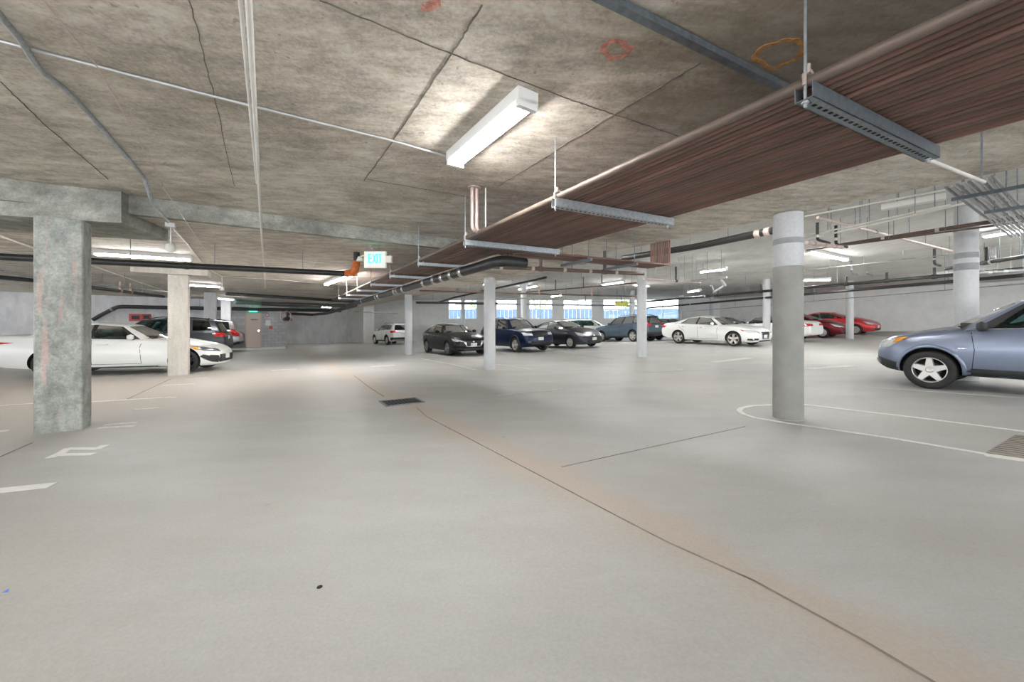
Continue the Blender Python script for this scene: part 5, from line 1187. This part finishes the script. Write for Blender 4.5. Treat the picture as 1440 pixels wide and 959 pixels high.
mk(sedan_sport(paint('paint_white', (.84, .84, .82))), 'sedan_car', 260, 524.5, 21, (.78, -1), 'white sedan behind the two near square concrete columns at the left')
mk(suv(paint('paint_dark_grey', (.055, .06, .068), .4), privacy=True, antenna=True), 'sport_utility_car', 0, 0, 207, (4.2, 1), 'dark grey SUV parked nose left just behind the white sedan', pos=(-11.95, 15.33))
mk(van(paint('paint_silver', (.42, .42, .42), .5)), 'minivan_car', 0, 0, 209, (4.6, 1), 'silver van with red tail lamp showing past the dark grey SUV', pos=(-14.95, 20.38))
mk(hatch(paint('paint_blue_grey', (.10, .15, .22), .4)), 'hatchback_car', 0, 0, 209, (4.3, 1), 'low blue grey car half hidden beyond the silver van near the door', pos=(-16.6, 23.43))
mk(suv(paint('paint_white', (.84, .84, .82)), L=4.64, privacy=True), 'sport_utility_car', 545, 485, 129, (.93+2.67, 1), 'white crossover seen from behind by the far concrete wall')
mk(hatch(paint('paint_black', (.007, .0075, .009), .1)), 'hatchback_car', 631, 500, 302, (.93, -1), 'black hatchback facing forward left of the slim round column')
mk(suv(paint('paint_navy', (.006, .014, .048), .3), L=4.6, W=1.815, pale_seats=True), 'sport_utility_car', 726, 495.5, 303, (.93, -1), 'navy blue SUV partly behind the slim round column')
mk(liftback(paint('paint_charcoal', (.045, .047, .058), .4)), 'liftback_car', 803, 490, 306, (.93, -1), 'charcoal wedge shaped hatchback right of the navy SUV')
jp = suv(paint('paint_slate', (.085, .125, .165), .4), L=4.75, W=1.86, archtrim=(.05, paint('paint_slate', (0, 0, 0))), privacy=True)
mk(jp, 'sport_utility_car', 891, 480.5, 122, (.93+2.67, 1), 'slate blue SUV seen from behind beside the tall round column')
mk(sedan_white(paint('paint_white', (.84, .84, .82))), 'sedan_car', 1032, 487, 302, (.97, -1), 'white sedan left of the near round column, facing right')
mk(sedan_white(paint('paint_silver2', (.55, .56, .57), .5)), 'sedan_car', 0, 0, 302, (.97, -1), 'silver car whose roof shows above the charcoal hatchback', pos=(3.05, 26.30))
mk(suv(paint('paint_white', (.84, .84, .82)), L=5.1, W=1.95, wb=2.95), 'sport_utility_car', 0, 0, 340, (.93, -1), 'tall white SUV far back in front of the bright windows', pos=(7.1, 29.09))
mk(hatch(paint('paint_black', (.007, .0075, .009), .1)), 'hatchback_car', 0, 0, 308, (.93, -1), 'black car between the slate SUV and the white sedan', pos=(10.75, 23.9))
mk(sedan_white(paint('paint_black', (.007, .0075, .009), .1)), 'sedan_car', 0, 0, 302, (2.4, 0), 'black sedan whose roof shows above the white sedan', pos=(14.55, 26.0))
mk(sedan_white(paint('paint_white', (.84, .84, .82))), 'sedan_car', 0, 0, 122, (4.75, 1), 'white car whose red tail lamp shows right of the near round column', pos=(15.15, 19.7))
mk(liftback(paint('paint_dark_red', (.17, .012, .018), .3)), 'liftback_car', 0, 0, 305, (.93, -1), 'dark red hatchback left of the far right round column', pos=(18.3, 22.6))
mk(liftback(paint('paint_bright_red', (.55, .03, .035), .2)), 'liftback_car', 0, 0, 306, (.93, -1), 'bright red hatchback nosing out right of the far round column', pos=(21.3, 23.8))
